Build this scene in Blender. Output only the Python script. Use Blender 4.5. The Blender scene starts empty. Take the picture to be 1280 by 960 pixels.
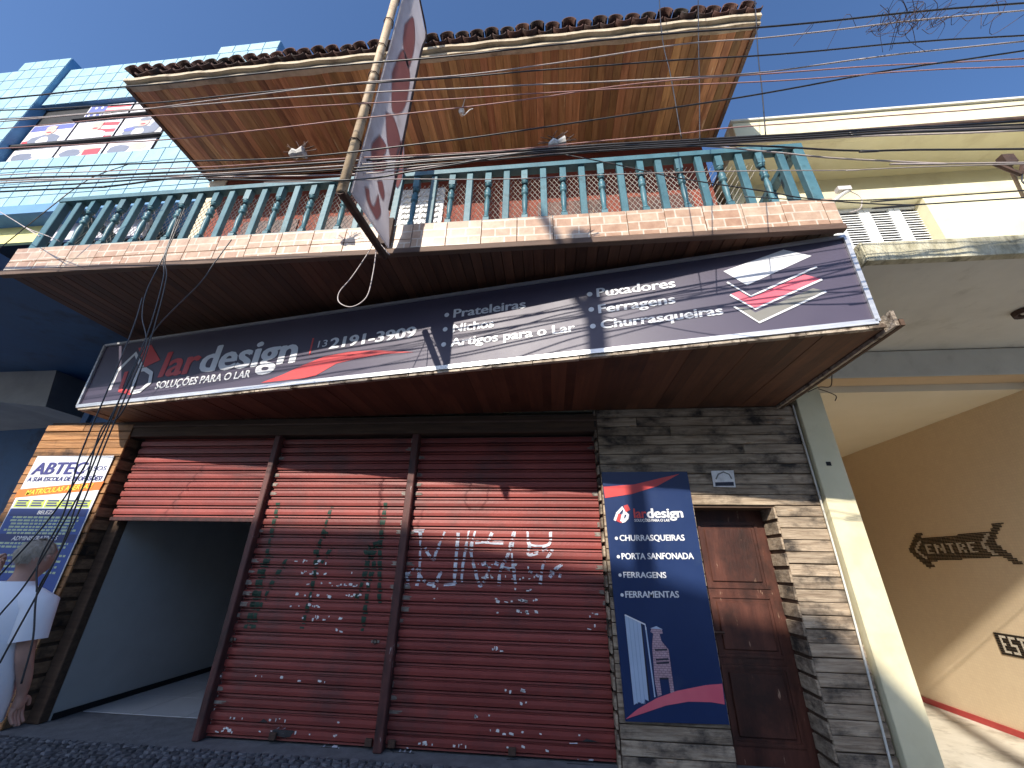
import bpy, bmesh, math, random
from mathutils import Vector, Matrix, noise
random.seed(7)
R = math.radians
S = bpy.context.scene
COL = S.collection
# ------------------------------------------------------------------ camera, world, sun
FPX, PITCH, YAW, ROLL = 492.68, R(24.5136), R(5.832), R(1.1156)
CAM = Vector((0, -4.49, 1.6))
fw = Vector((-math.sin(YAW)*math.cos(PITCH), math.cos(YAW)*math.cos(PITCH), math.sin(PITCH)))
rt0 = Vector((math.cos(YAW), math.sin(YAW), 0)); up0 = rt0.cross(fw)
rt = rt0*math.cos(ROLL)+up0*math.sin(ROLL); up = up0*math.cos(ROLL)-rt0*math.sin(ROLL)
cd = bpy.data.cameras.new('camera'); cam = bpy.data.objects.new('camera', cd); COL.objects.link(cam)
m = Matrix((rt, up, -fw)).transposed().to_4x4(); m.translation = CAM; cam.matrix_world = m
cd.sensor_width = 36; cd.lens = FPX/1280*36; cd.clip_start = .02; cd.clip_end = 2000
S.camera = cam
SM, SK = .36, .65                                   # sun travels along (SM, 1, -SK)
W = bpy.data.worlds.new('World'); S.world = W; W.use_nodes = True
wn = W.node_tree; sky = wn.nodes.new('ShaderNodeTexSky'); sky.sky_type = 'NISHITA'; sky.sun_disc = False
sky.sun_elevation = math.atan(SK/math.hypot(1, SM)); sky.sun_rotation = math.atan2(-SM, -1)
sky.altitude = 0; sky.air_density = 1.0; sky.dust_density = 2.0; sky.ozone_density = 8.0
bg = wn.nodes['Background']; bg.inputs['Strength'].default_value = .125
wn.links.new(sky.outputs[0], bg.inputs[0])
sd = bpy.data.lights.new('sun', 'SUN'); sun = bpy.data.objects.new('sun', sd); COL.objects.link(sun)
sd.energy = 3.6; sd.angle = R(.53); sd.color = (1, .93, .82)
sun.rotation_euler = Vector((-SM, -1, SK)).to_track_quat('Z', 'Y').to_euler(); sun.location = (-5, -14, 20)
S.view_settings.view_transform = 'Standard'; S.view_settings.look = 'None'
S.view_settings.exposure = .85; S.view_settings.gamma = 1
S.render.engine = 'CYCLES'; S.cycles.max_bounces = 8; S.cycles.diffuse_bounces = 6

# ------------------------------------------------------------------ pixel -> place helpers
def ray(x, y): return rt*((x-640)/FPX) - up*((y-480)/FPX) + fw
def Yp(x, y, Y): d = ray(x, y); return CAM + d*((Y-CAM.y)/d.y)
def Xp(x, y, X): d = ray(x, y); return CAM + d*((X-CAM.x)/d.x)
def Zp(x, y, Z): d = ray(x, y); return CAM + d*((Z-CAM.z)/d.z)

class Frame:                                        # an upright plane: origin, u along it, n towards the viewer
    def __init__(s, o, u, n): s.o, s.u, s.n = Vector(o), Vector(u).normalized(), Vector(n).normalized()
    def px(s, x, y):
        d = ray(x, y); p = CAM + d*((s.o-CAM).dot(s.n)/d.dot(s.n)); q = p-s.o
        return (q.dot(s.u), q.z)
    def P(s, u, v, h=0): return s.o + s.u*u + Vector((0, 0, v)) + s.n*h

# ------------------------------------------------------------------ materials
def nd(t, k, **kw):
    n = t.nodes.new(k)
    for a, b in kw.items():
        if a in n.inputs: n.inputs[a].default_value = b
        else: setattr(n, a, b)
    return n
def c4(c): return (c[0], c[1], c[2], 1)
def M(name, c1, c2=None, scale=6, st=(1, 1, 1), rough=.7, bump=.15, bscale=None, rnd=.15, metal=0, dirt=None, dsc=2.5, dlo=.52, dhi=.68,
      chips=None, chs=22, chlo=.66, dst=(1, 1, 1), rshift=True, spec=.4, hue=0, coat=0):
    ma = bpy.data.materials.new(name); ma.use_nodes = True; t = ma.node_tree; b = t.nodes['Principled BSDF']; L = t.links.new
    geo = nd(t, 'ShaderNodeNewGeometry'); oi = nd(t, 'ShaderNodeObjectInfo')
    if rshift:
        mu = nd(t, 'ShaderNodeMath', operation='MULTIPLY'); L(oi.outputs['Random'], mu.inputs[0]); mu.inputs[1].default_value = 37
        ad = nd(t, 'ShaderNodeVectorMath', operation='ADD'); L(geo.outputs['Position'], ad.inputs[0]); L(mu.outputs[0], ad.inputs[1]); pos = ad.outputs[0]
    else: pos = geo.outputs['Position']
    def mapped(s):
        v = nd(t, 'ShaderNodeVectorMath', operation='MULTIPLY'); L(pos, v.inputs[0]); v.inputs[1].default_value = s; return v.outputs[0]
    n1 = nd(t, 'ShaderNodeTexNoise', Scale=scale, Detail=6, Roughness=.62); L(mapped(st), n1.inputs['Vector'])
    r1 = nd(t, 'ShaderNodeValToRGB'); r1.color_ramp.elements[0].position = .33; r1.color_ramp.elements[1].position = .68
    r1.color_ramp.elements[0].color = c4(c1); r1.color_ramp.elements[1].color = c4(c2 or c1); L(n1.outputs['Fac'], r1.inputs[0])
    col = r1.outputs[0]
    def layer(col, color, sc, lo, hi, stv):
        n = nd(t, 'ShaderNodeTexNoise', Scale=sc, Detail=7, Roughness=.65); L(mapped(stv), n.inputs['Vector'])
        r = nd(t, 'ShaderNodeMapRange'); r.inputs[1].default_value = lo; r.inputs[2].default_value = hi; L(n.outputs['Fac'], r.inputs[0])
        mx = nd(t, 'ShaderNodeMix', data_type='RGBA'); L(r.outputs[0], mx.inputs[0]); L(col, mx.inputs[6]); mx.inputs[7].default_value = c4(color); return mx.outputs[2]
    if dirt: col = layer(col, dirt, dsc, dlo, dhi, dst)
    if chips: col = layer(col, chips, chs, chlo, chlo+.04, st)
    if rnd:
        h = nd(t, 'ShaderNodeHueSaturation'); mr = nd(t, 'ShaderNodeMapRange'); mr.inputs[3].default_value = 1-rnd; mr.inputs[4].default_value = 1+rnd
        L(oi.outputs['Random'], mr.inputs[0]); L(mr.outputs[0], h.inputs['Value']); L(col, h.inputs['Color'])
        if hue:
            m3 = nd(t, 'ShaderNodeMath', operation='MULTIPLY'); L(oi.outputs['Random'], m3.inputs[0]); m3.inputs[1].default_value = 7.31
            m4 = nd(t, 'ShaderNodeMath', operation='FRACT'); L(m3.outputs[0], m4.inputs[0])
            m5 = nd(t, 'ShaderNodeMapRange'); m5.inputs[3].default_value = .5-hue; m5.inputs[4].default_value = .5+hue; L(m4.outputs[0], m5.inputs[0]); L(m5.outputs[0], h.inputs['Hue'])
        col = h.outputs[0]
    L(col, b.inputs['Base Color'])
    rr = nd(t, 'ShaderNodeMapRange'); rr.inputs[3].default_value = max(.03, rough-.1); rr.inputs[4].default_value = min(1, rough+.1); L(n1.outputs['Fac'], rr.inputs[0]); L(rr.outputs[0], b.inputs['Roughness'])
    b.inputs['Metallic'].default_value = metal; b.inputs['Specular IOR Level'].default_value = spec
    if coat: b.inputs['Coat Weight'].default_value = coat; b.inputs['Coat Roughness'].default_value = .25
    if bump:
        n2 = nd(t, 'ShaderNodeTexNoise', Scale=bscale or scale*4, Detail=5, Roughness=.6); L(mapped(st), n2.inputs['Vector'])
        bp = nd(t, 'ShaderNodeBump', Strength=bump, Distance=.02); L(n2.outputs['Fac'], bp.inputs['Height']); L(bp.outputs[0], b.inputs['Normal'])
    return ma
def brick_mat(name, c1, c2, mortar, sc, bw, rh, ms, rough=.5, axis='XZ', bump=.3, offset=.5, vary=None, mott=.55):
    ma = bpy.data.materials.new(name); ma.use_nodes = True; t = ma.node_tree; b = t.nodes['Principled BSDF']; L = t.links.new
    g = nd(t, 'ShaderNodeNewGeometry'); sp = nd(t, 'ShaderNodeSeparateXYZ'); cb = nd(t, 'ShaderNodeCombineXYZ'); L(g.outputs['Position'], sp.inputs[0])
    L(sp.outputs[axis[0]], cb.inputs[0]); L(sp.outputs[axis[1]], cb.inputs[1])
    if vary:                                         # every printed tile carries another cut of the pattern
        oi = nd(t, 'ShaderNodeObjectInfo'); m_ = nd(t, 'ShaderNodeVectorMath', operation='SCALE'); cc = nd(t, 'ShaderNodeCombineXYZ'); fr_ = nd(t, 'ShaderNodeMath', operation='MULTIPLY'); L(oi.outputs['Random'], fr_.inputs[0]); fr_.inputs[1].default_value = 53.7
        L(fr_.outputs[0], cc.inputs[0]); L(oi.outputs['Random'], cc.inputs[1]); av = nd(t, 'ShaderNodeVectorMath', operation='ADD'); L(cb.outputs[0], av.inputs[0]); L(cc.outputs[0], av.inputs[1]); cb = av
    k = nd(t, 'ShaderNodeTexBrick'); k.offset = offset; k.squash = 1.6 if vary else 1; k.squash_frequency = 2
    k.inputs['Color1'].default_value = c4(c1); k.inputs['Color2'].default_value = c4(c2); k.inputs['Mortar'].default_value = c4(mortar)
    k.inputs['Scale'].default_value = sc; k.inputs['Brick Width'].default_value = bw; k.inputs['Row Height'].default_value = rh; k.inputs['Mortar Size'].default_value = ms
    L(cb.outputs[0], k.inputs['Vector'])
    n = nd(t, 'ShaderNodeTexNoise', Scale=9, Detail=7, Roughness=.7); L(g.outputs['Position'], n.inputs['Vector'])
    mx = nd(t, 'ShaderNodeMix', data_type='RGBA', blend_type='MULTIPLY'); mx.inputs[0].default_value = mott; L(k.outputs[0], mx.inputs[6])
    rp = nd(t, 'ShaderNodeValToRGB'); rp.color_ramp.elements[0].position = .35; rp.color_ramp.elements[1].position = .62
    rp.color_ramp.elements[0].color = (.55, .42, .36, 1); rp.color_ramp.elements[1].color = (1, 1, 1, 1); L(n.outputs['Fac'], rp.inputs[0]); L(rp.outputs[0], mx.inputs[7])
    L(mx.outputs[2], b.inputs['Base Color']); b.inputs['Roughness'].default_value = rough
    bp = nd(t, 'ShaderNodeBump', Strength=bump, Distance=.004); bp.invert = True; L(k.outputs['Fac'], bp.inputs['Height']); L(bp.outputs[0], b.inputs['Normal'])
    return ma
def flat(name, c, rough=.5, v=.06, spec=.4):
    return M(name, [x*(1-v) for x in c], [x*(1+v) for x in c], scale=5, rough=rough, bump=.03, rnd=0, rshift=False, spec=spec)

mt = {}
mt['plank_grey'] = M('weathered_plank', (.25, .18, .12), (.54, .43, .31), scale=5, st=(.6, 3, 7), rough=.85, bump=.5, bscale=14, rnd=.16, dirt=(.05, .04, .033), dsc=2.4, dlo=.47, dhi=.64, dst=(1, 1, 1.6), chips=(.34, .17, .07), chs=5, chlo=.66)
mt['plank_orange'] = M('varnished_plank', (.30, .13, .045), (.46, .23, .09), scale=5, st=(.6, 3, 7), rough=.6, bump=.4, bscale=14, rnd=.25, dirt=(.06, .03, .015), dsc=2.6, dlo=.54, dhi=.7)
mt['plank_dark'] = M('reveal_plank', (.16, .085, .045), (.27, .16, .09), scale=5, st=(2, 2, 7), rough=.8, bump=.4, rnd=.3, dirt=(.03, .02, .015), dsc=3, dlo=.48, dhi=.65)
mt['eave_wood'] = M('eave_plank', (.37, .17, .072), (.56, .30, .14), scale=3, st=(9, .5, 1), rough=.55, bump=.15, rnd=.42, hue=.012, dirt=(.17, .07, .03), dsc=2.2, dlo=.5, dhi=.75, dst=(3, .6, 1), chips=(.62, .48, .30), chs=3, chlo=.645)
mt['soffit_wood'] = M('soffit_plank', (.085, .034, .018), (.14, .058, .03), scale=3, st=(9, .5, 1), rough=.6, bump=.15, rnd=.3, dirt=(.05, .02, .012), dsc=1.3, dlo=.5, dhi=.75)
mt['dark_timber'] = M('dark_timber', (.07, .04, .025), (.13, .08, .05), scale=4, st=(.5, 4, 6), rough=.8, bump=.3, rnd=.1)
mt['slat_red'] = M('shutter_red_paint', (.22, .047, .040), (.30, .064, .052), scale=2.2, st=(1, 1, 1), rough=.5, bump=.12, bscale=30, rnd=.13, dirt=(.13, .05, .045), dsc=1.7, dlo=.5, dhi=.72, chips=(.40, .37, .34), chs=11, chlo=.715, rshift=False, spec=.35)
mt['rail'] = M('shutter_rail', (.05, .027, .025), (.16, .055, .047), scale=5, st=(2, 2, .7), rough=.6, bump=.2, rnd=.2, chips=(.5, .48, .45), chs=5, chlo=.64, rshift=False)
mt['worn_patch'] = M('worn_bare_metal', (.13, .09, .075), (.36, .33, .28), scale=16, rough=.6, bump=.2, rnd=.2)
mt['paper'] = M('paper_scrap', (.62, .60, .58), (.85, .83, .80), scale=20, rough=.9, bump=.1, rnd=.2)
mt['spray_white'] = M('white_spray', (.45, .46, .52), (.80, .81, .86), scale=16, rough=.7, bump=0, rnd=.05)
mt['spray_green'] = M('green_spray', (.008, .03, .018), (.018, .06, .036), scale=16, rough=.6, bump=0, rnd=.05)
mt['graf_dark'] = M('black_spray', (.02, .02, .022), (.06, .055, .055), scale=9, rough=.7, bump=0, rnd=.05)
mt['door'] = M('door_brown', (.065, .023, .016), (.13, .046, .03), scale=3, st=(4, 2, .7), rough=.5, bump=.2, rnd=0, dirt=(.035, .016, .012), dsc=1.8, dlo=.48, dhi=.66, chips=(.34, .22, .15), chs=6, chlo=.66, rshift=False)
mt['tile'] = brick_mat('mosaic_print_tile', (.47, .29, .185), (.60, .45, .32), (.68, .60, .48), 1, .145, .1, .007, rough=.3, axis='XZ', bump=.15, vary=True, offset=.37)
mt['tile_side'] = brick_mat('mosaic_print_tile_side', (.47, .29, .185), (.60, .45, .32), (.68, .60, .48), 1, .145, .1, .007, rough=.3, axis='YZ', bump=.15, vary=True, offset=.37)
mt['grout'] = M('dark_grout', (.10, .085, .07), (.16, .13, .11), scale=9, rough=.9, rnd=0)
mt['fascia'] = M('brown_fascia', (.11, .065, .045), (.19, .12, .085), scale=5, st=(.6, 3, 4), rough=.7, bump=.2, rnd=.1)
mt['teal'] = M('teal_paint', (.05, .125, .15), (.085, .195, .225), scale=5, rough=.42, bump=.1, rnd=.12, dirt=(.03, .07, .08), dsc=5, dlo=.56, dhi=.72, chips=(.30, .36, .36), chs=14, chlo=.71)
mt['wire'] = M('galvanised_wire', (.6, .57, .52), (.75, .72, .66), scale=8, rough=.45, bump=0, rnd=0, metal=.4)
mt['red_wall'] = M('terracotta_wall', (.16, .034, .018), (.25, .05, .024), scale=2.5, rough=.75, bump=.15, rnd=0, dirt=(.16, .04, .02), dsc=2)
mt['cream_plaster'] = M('cream_plaster', (.70, .60, .42), (.78, .68, .5), scale=3, rough=.85, bump=.1, rnd=0)
mt['clay'] = M('old_clay_tile', (.055, .025, .02), (.12, .05, .035), scale=6, rough=.85, bump=.3, rnd=.3, dirt=(.035, .028, .025), dsc=3, dlo=.45, dhi=.62)
mt['mortar'] = M('lime_mortar', (.45, .37, .26), (.62, .52, .38), scale=7, rough=.9, bump=.3, rnd=.05, dirt=(.22, .17, .12), dsc=3)
mt['sign_navy'] = M('sign_navy_print', (.058, .046, .080), (.068, .054, .092), scale=1.5, rough=.50, bump=.012, bscale=5, rnd=0, rshift=False, spec=.6, dirt=(.06, .052, .085), dsc=1.2, dlo=.5, dhi=.8)
mt['sign_white'] = M('sign_white_print', (.76, .76, .78), (.82, .82, .83), scale=3, rough=.35, bump=.01, rnd=0)
mt['sign_red'] = M('sign_red_print', (.62, .075, .075), (.68, .09, .085), scale=3, rough=.35, bump=.01, rnd=0)
mt['sign_pink'] = M('sign_pink_print', (.70, .12, .17), (.76, .16, .20), scale=3, rough=.4, bump=.01, rnd=0)
mt['sign_grey'] = M('sign_grey_print', (.20, .19, .17), (.25, .24, .21), scale=3, rough=.4, bump=.01, rnd=0)
mt['alu'] = M('aluminium_frame', (.55, .55, .56), (.7, .7, .7), scale=12, st=(.2, 3, 3), rough=.35, bump=.05, rnd=.05, metal=.55)
mt['rough_edge'] = M('rough_timber_edge', (.34, .27, .20), (.62, .53, .42), scale=7, st=(1, 3, 3), rough=.9, bump=.6, rnd=.2, dirt=(.10, .07, .05), dsc=7, dlo=.5, dhi=.62)
mt['board_blue'] = M('board_blue_print', (.012, .028, .095), (.016, .036, .115), scale=2, rough=.35, bump=.02, rnd=0, spec=.5, dirt=(.03, .05, .11), dsc=3, dlo=.58, dhi=.8)
mt['pale_blue'] = flat('print_pale_blue', (.42, .52, .66)); mt['pale_blue2'] = flat('print_pale_blue_shadow', (.30, .40, .55))
mt['print_brick'] = brick_mat('print_pink_brick', (.55, .38, .42), (.48, .32, .36), (.30, .20, .25), 1, .035, .018, .003, rough=.4, bump=0)
mt['print_dark'] = flat('print_dark', (.03, .03, .05))
mt['poster_white'] = flat('poster_white', (.74, .76, .80)); mt['poster_blue'] = flat('poster_blue', (.02, .07, .30)); mt['poster_navy'] = flat('poster_navy', (.012, .03, .15))
mt['poster_orange'] = flat('poster_orange', (.72, .18, .03)); mt['poster_yellow'] = flat('poster_yellow', (.75, .70, .08)); mt['poster_lime'] = flat('poster_lime', (.55, .66, .12)); mt['poster_print'] = flat('poster_small_print', (.45, .55, .36)); mt['poster_ink'] = flat('poster_ink', (.05, .05, .2))
mt['blade_face'] = M('blade_grey_print', (.70, .67, .68), (.80, .77, .78), scale=2, rough=.5, bump=.03, rnd=0, dirt=(.5, .46, .46), dsc=3, dlo=.55, dhi=.8, rshift=False)
mt['blade_flame'] = M('blade_faded_red', (.66, .40, .37), (.72, .46, .43), scale=3, rough=.5, bump=.03, rnd=0)
mt['blade_pole'] = M('blade_tan_pole', (.50, .36, .22), (.66, .50, .33), scale=6, st=(1, 1, .4), rough=.6, bump=.2, rnd=0, dirt=(.2, .12, .06), dsc=6)
mt['rust'] = M('dark_rusty_steel', (.05, .03, .022), (.11, .06, .04), scale=9, rough=.75, bump=.25, rnd=.2)
mt['yellow_wall'] = M('pale_yellow_plaster', (.70, .64, .42), (.76, .70, .48), scale=2.5, rough=.85, bump=.1, rnd=0, dirt=(.62, .55, .36), dsc=1.5)
mt['conc_grey'] = M('painted_concrete_ceiling', (.62, .60, .53), (.72, .70, .62), scale=1.8, rough=.85, bump=.1, rnd=0, dirt=(.46, .44, .37), dsc=2.5, dlo=.55, dhi=.8)
mt['weathered_conc'] = M('mossy_concrete_edge', (.42, .38, .25), (.66, .62, .46), scale=7, st=(2, 1, .6), rough=.95, bump=.7, rnd=0, dirt=(.22, .20, .13), dsc=6, dlo=.48, dhi=.68, dst=(1.5, 1, .5))
mt['tan_wall'] = brick_mat('tan_glazed_mosaic', (.74, .59, .40), (.77, .62, .42), (.70, .56, .38), 1, .032, .032, .0022, rough=.45, axis='YZ', bump=.05, offset=0, mott=.08)
mt['tan_paint'] = M('tan_beam_paint', (.60, .45, .28), (.66, .50, .32), scale=3, rough=.8, bump=.05, rnd=0)
mt['ceil_cream'] = M('cream_ceiling', (.80, .73, .55), (.84, .77, .60), scale=2, rough=.85, bump=.05, rnd=0)
mt['pass_floor'] = M('pale_worn_floor', (.62, .57, .46), (.74, .69, .58), scale=4, rough=.7, bump=.25, rnd=0, dirt=(.34, .30, .23), dsc=3, dlo=.5, dhi=.7, chips=(.74, .70, .6), chs=14, chlo=.66)
mt['red_line'] = M('red_skirting_tile', (.42, .05, .05), (.52, .07, .065), scale=6, rough=.4, bump=.05, rnd=.1)
mt['mosaic_black'] = flat('mosaic_black', (.03, .025, .02), rough=.3); mt['mosaic_white'] = flat('mosaic_white', (.62, .56, .46), rough=.35)
mt['white_paint'] = M('white_painted_wood', (.70, .70, .68), (.78, .78, .76), scale=5, rough=.6, bump=.1, rnd=.06)
mt['blue_tile'] = M('pale_blue_glazed_tile', (.30, .47, .52), (.36, .53, .575), scale=2.5, rough=.35, bump=.02, rnd=.06)
mt['blue_side'] = M('blue_render', (.10, .24, .42), (.13, .29, .48), scale=3, rough=.7, bump=.1, rnd=0)
mt['blue_grout'] = M('blue_grout', (.30, .42, .48), (.36, .48, .54), scale=6, rough=.9, rnd=0)
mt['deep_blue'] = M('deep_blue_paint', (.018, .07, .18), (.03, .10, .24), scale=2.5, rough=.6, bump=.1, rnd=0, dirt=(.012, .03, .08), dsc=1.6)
mt['grey_box'] = M('grey_sheet_duct', (.26, .27, .28), (.34, .35, .36), scale=3, rough=.6, bump=.05, rnd=.1)
mt['dark'] = flat('dark_void', (.015, .015, .017), rough=.8)
mt['pale_render'] = M('pale_street_render', (.70, .66, .58), (.78, .74, .66), scale=2, rough=.9, rnd=0)
mt['glass'] = M('dark_window_glass', (.015, .018, .022), (.02, .024, .03), scale=2, rough=.08, bump=0, rnd=0, spec=.8)
mt['flag_red'] = flat('print_flag_red', (.50, .04, .06)); mt['flag_white'] = flat('print_flag_white', (.72, .68, .70)); mt['flag_blue'] = flat('print_flag_blue', (.10, .12, .36)); mt['skin_print'] = flat('print_skin', (.60, .40, .33)); mt['suit_print'] = flat('print_suit', (.16, .18, .24))
mt['yellow_sign'] = flat('yellow_sign_print', (.72, .66, .26)); mt['pale_sign'] = flat('pale_sign_print', (.55, .52, .56))
mt['int_wall'] = M('grey_white_interior', (.50, .49, .46), (.56, .55, .52), scale=2, rough=.8, bump=.05, rnd=0)
mt['floor_tile'] = M('pale_floor_tile', (.44, .45, .46), (.52, .53, .54), scale=3, rough=.35, bump=.03, rnd=.06)
mt['cobble'] = M('basalt_cobble', (.09, .092, .10), (.18, .18, .19), scale=14, rough=.75, bump=.4, rnd=.4)
mt['joint'] = M('cobble_joint', (.06, .06, .06), (.10, .10, .10), scale=20, rough=.95, rnd=0)
mt['threshold'] = M('worn_cement', (.13, .13, .135), (.20, .20, .205), scale=8, rough=.9, bump=.3, rnd=0)
mt['asphalt'] = M('worn_concrete_road', (.22, .21, .20), (.30, .29, .27), scale=40, rough=.9, bump=.3, rnd=0)
mt['cable_black'] = M('black_cable', (.016, .015, .016), (.03, .028, .028), scale=20, rough=.4, bump=0, rnd=.2, spec=.6)
mt['cable_pale'] = M('sunlit_pale_cable', (.42, .36, .34), (.55, .48, .45), scale=20, rough=.45, bump=0, rnd=.2)  # sunlight on black cables put into a light grey base colour
mt['cable_pink'] = M('sunlit_pink_cable', (.42, .22, .20), (.5, .28, .25), scale=20, rough=.45, bump=0, rnd=.2)  # pinkish sunlit look of black cables, put into the base colour
mt['skin'] = M('skin', (.46, .25, .18), (.55, .32, .24), scale=9, rough=.5, bump=.08, rnd=0, spec=.35)
mt['hair'] = M('grey_blond_hair', (.34, .28, .21), (.58, .50, .40), scale=30, st=(2, 2, 1), rough=.6, bump=.5, rnd=0)
mt['shirt'] = M('white_cotton', (.80, .81, .85), (.86, .87, .90), scale=3, rough=.9, bump=.25, bscale=7, rnd=0)
mt['trousers'] = M('dark_denim', (.03, .04, .07), (.05, .06, .10), scale=20, rough=.9, bump=.2, rnd=0)
mt['bone'] = M('porcelain', (.55, .52, .47), (.66, .62, .56), scale=5, rough=.4, bump=.05, rnd=0)

def translucent(ma, w):                              # printed banner cloth that lets sunlight through
    t = ma.node_tree; b = t.nodes['Principled BSDF']; o = t.nodes['Material Output']; tl = nd(t, 'ShaderNodeBsdfTranslucent'); mx = nd(t, 'ShaderNodeMixShader'); mx.inputs[0].default_value = w
    src = b.inputs['Base Color'].links[0].from_socket; t.links.new(src, tl.inputs['Color']); t.links.new(b.outputs[0], mx.inputs[1]); t.links.new(tl.outputs[0], mx.inputs[2]); t.links.new(mx.outputs[0], o.inputs['Surface'])
translucent(mt['blade_face'], .78); translucent(mt['blade_flame'], .78)
# ------------------------------------------------------------------ mesh helpers
def me(name, v, f, mat, smooth=False):
    d = bpy.data.meshes.new(name); d.from_pydata([tuple(p) for p in v], [], f); d.materials.append(mt[mat] if isinstance(mat, str) else mat)
    if smooth:
        for p in d.polygons: p.use_smooth = True
    d.update(); return d
def ob(name, data, parent=None, loc=(0, 0, 0)):
    o = bpy.data.objects.new(name, data); COL.objects.link(o); o.location = loc
    if parent is not None:
        o.parent = parent
        if parent.type == 'EMPTY': o.matrix_parent_inverse = Matrix.Translation(-Vector(parent.location))
    return o
def tag(o, label, cat=None, group=None, kind=None):
    if label: o['label'] = label
    if cat: o['category'] = cat
    if group: o['group'] = group
    if kind: o['kind'] = kind
    return o
def thing(name, loc, label, cat, group=None):
    o = bpy.data.objects.new(name, None); COL.objects.link(o); o.location = loc; o.empty_display_size = .2
    return tag(o, label, cat, group)
def node(name, parent, mat, v=None, f=None): return ob(name, me(name, v, f, mat), parent)
BF = [(0, 3, 2, 1), (4, 5, 6, 7), (0, 1, 5, 4), (1, 2, 6, 5), (2, 3, 7, 6), (3, 0, 4, 7)]
def bv(x0, x1, y0, y1, z0, z1): return [(x0, y0, z0), (x1, y0, z0), (x1, y1, z0), (x0, y1, z0), (x0, y0, z1), (x1, y0, z1), (x1, y1, z1), (x0, y1, z1)]
def boxme(name, dims, mat, bev=0):
    d = me(name, bv(*dims), BF, mat)
    if bev:
        b = bmesh.new(); b.from_mesh(d); bmesh.ops.bevel(b, geom=b.edges[:], offset=bev, segments=1, affect='EDGES'); b.to_mesh(d); b.free()
    return d
def box(name, x0, x1, y0, y1, z0, z1, mat, parent=None, bev=0): return ob(name, boxme(name, (x0, x1, y0, y1, z0, z1), mat, bev), parent)
class MB:                                            # collects shapes for ONE mesh
    def __init__(s): s.v, s.f = [], []
    def add(s, v, f): n = len(s.v); s.v += [tuple(p) for p in v]; s.f += [tuple(i+n for i in q) for q in f]; return s
    def box(s, *d): return s.add(bv(*d), BF)
    def tube(s, pts, r, n=6, cap=True):
        pts = [Vector(p) for p in pts]; rs = r if isinstance(r, (list, tuple)) else [r]*len(pts); v = []; f = []; pn = None
        for i, p in enumerate(pts):
            t = (pts[min(i+1, len(pts)-1)]-pts[max(i-1, 0)]).normalized()
            if pn is None: pn = t.orthogonal().normalized()
            else: pn = (pn-t*pn.dot(t)); pn = pn.normalized() if pn.length > 1e-6 else t.orthogonal().normalized()
            bn = t.cross(pn)
            for k in range(n): a = 2*math.pi*k/n; v.append(p+(pn*math.cos(a)+bn*math.sin(a))*rs[i])
        for i in range(len(pts)-1):
            for k in range(n): a, b = i*n+k, i*n+(k+1) % n; f.append((a, b, b+n, a+n))
        if cap: f.append(tuple(range(n-1, -1, -1))); f.append(tuple(range((len(pts)-1)*n, len(pts)*n)))
        return s.add(v, f)
    def poly(s, pts, d):                             # flat polygon pts (3D) extruded by vector d
        n = len(pts); d = Vector(d); a = [Vector(p) for p in pts]; v = a+[p+d for p in a]
        return s.add(v, [tuple(range(n-1, -1, -1)), tuple(range(n, 2*n))]+[(i, (i+1) % n, (i+1) % n+n, i+n) for i in range(n)])
    def build(s, name, mat, parent=None, smooth=False, fix=True):
        d = me(name, s.v, s.f, mat, smooth)
        if fix: b = bmesh.new(); b.from_mesh(d); bmesh.ops.recalc_face_normals(b, faces=b.faces[:]); b.to_mesh(d); b.free()
        return ob(name, d, parent)
def tube(name, pts, r, mat, parent=None, n=6): return MB().tube(pts, r, n).build(name, mat, parent, smooth=True)
def spline(pts, k=10):                               # Catmull-Rom through pts
    p = [Vector(q) for q in pts]; p = [p[0]*2-p[1]]+p+[p[-1]*2-p[-2]]; o = []
    for i in range(1, len(p)-2):
        for j in range(k):
            t = j/k; a, b, c, d = p[i-1:i+3]
            o.append(.5*((2*b)+(c-a)*t+(2*a-5*b+4*c-d)*t*t+(3*b-a-3*c+d)*t**3))
    return o+[p[-2]]
def fpoly(name, fr, uv, mat, parent, h=.003, th=.0015):   # thin printed or applied shape on a frame, given in (u, v)
    return MB().poly([fr.P(u, v, h) for u, v in uv], fr.n*th).build(name, mat, parent)
def fpx(name, fr, px, mat, parent, h=.003, th=.0015): return fpoly(name, fr, [fr.px(*p) for p in px], mat, parent, h, th)
_tc = {}
def text_mesh(s, bold):
    cu = bpy.data.curves.new('t', 'FONT'); cu.body = s; cu.size = 1; cu.offset = bold; cu.extrude = 0; cu.resolution_u = 3
    o = bpy.data.objects.new('t', cu); COL.objects.link(o); dg = bpy.context.evaluated_depsgraph_get()
    d = bpy.data.meshes.new_from_object(o.evaluated_get(dg)); bpy.data.objects.remove(o); bpy.data.curves.remove(cu); return d
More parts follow.
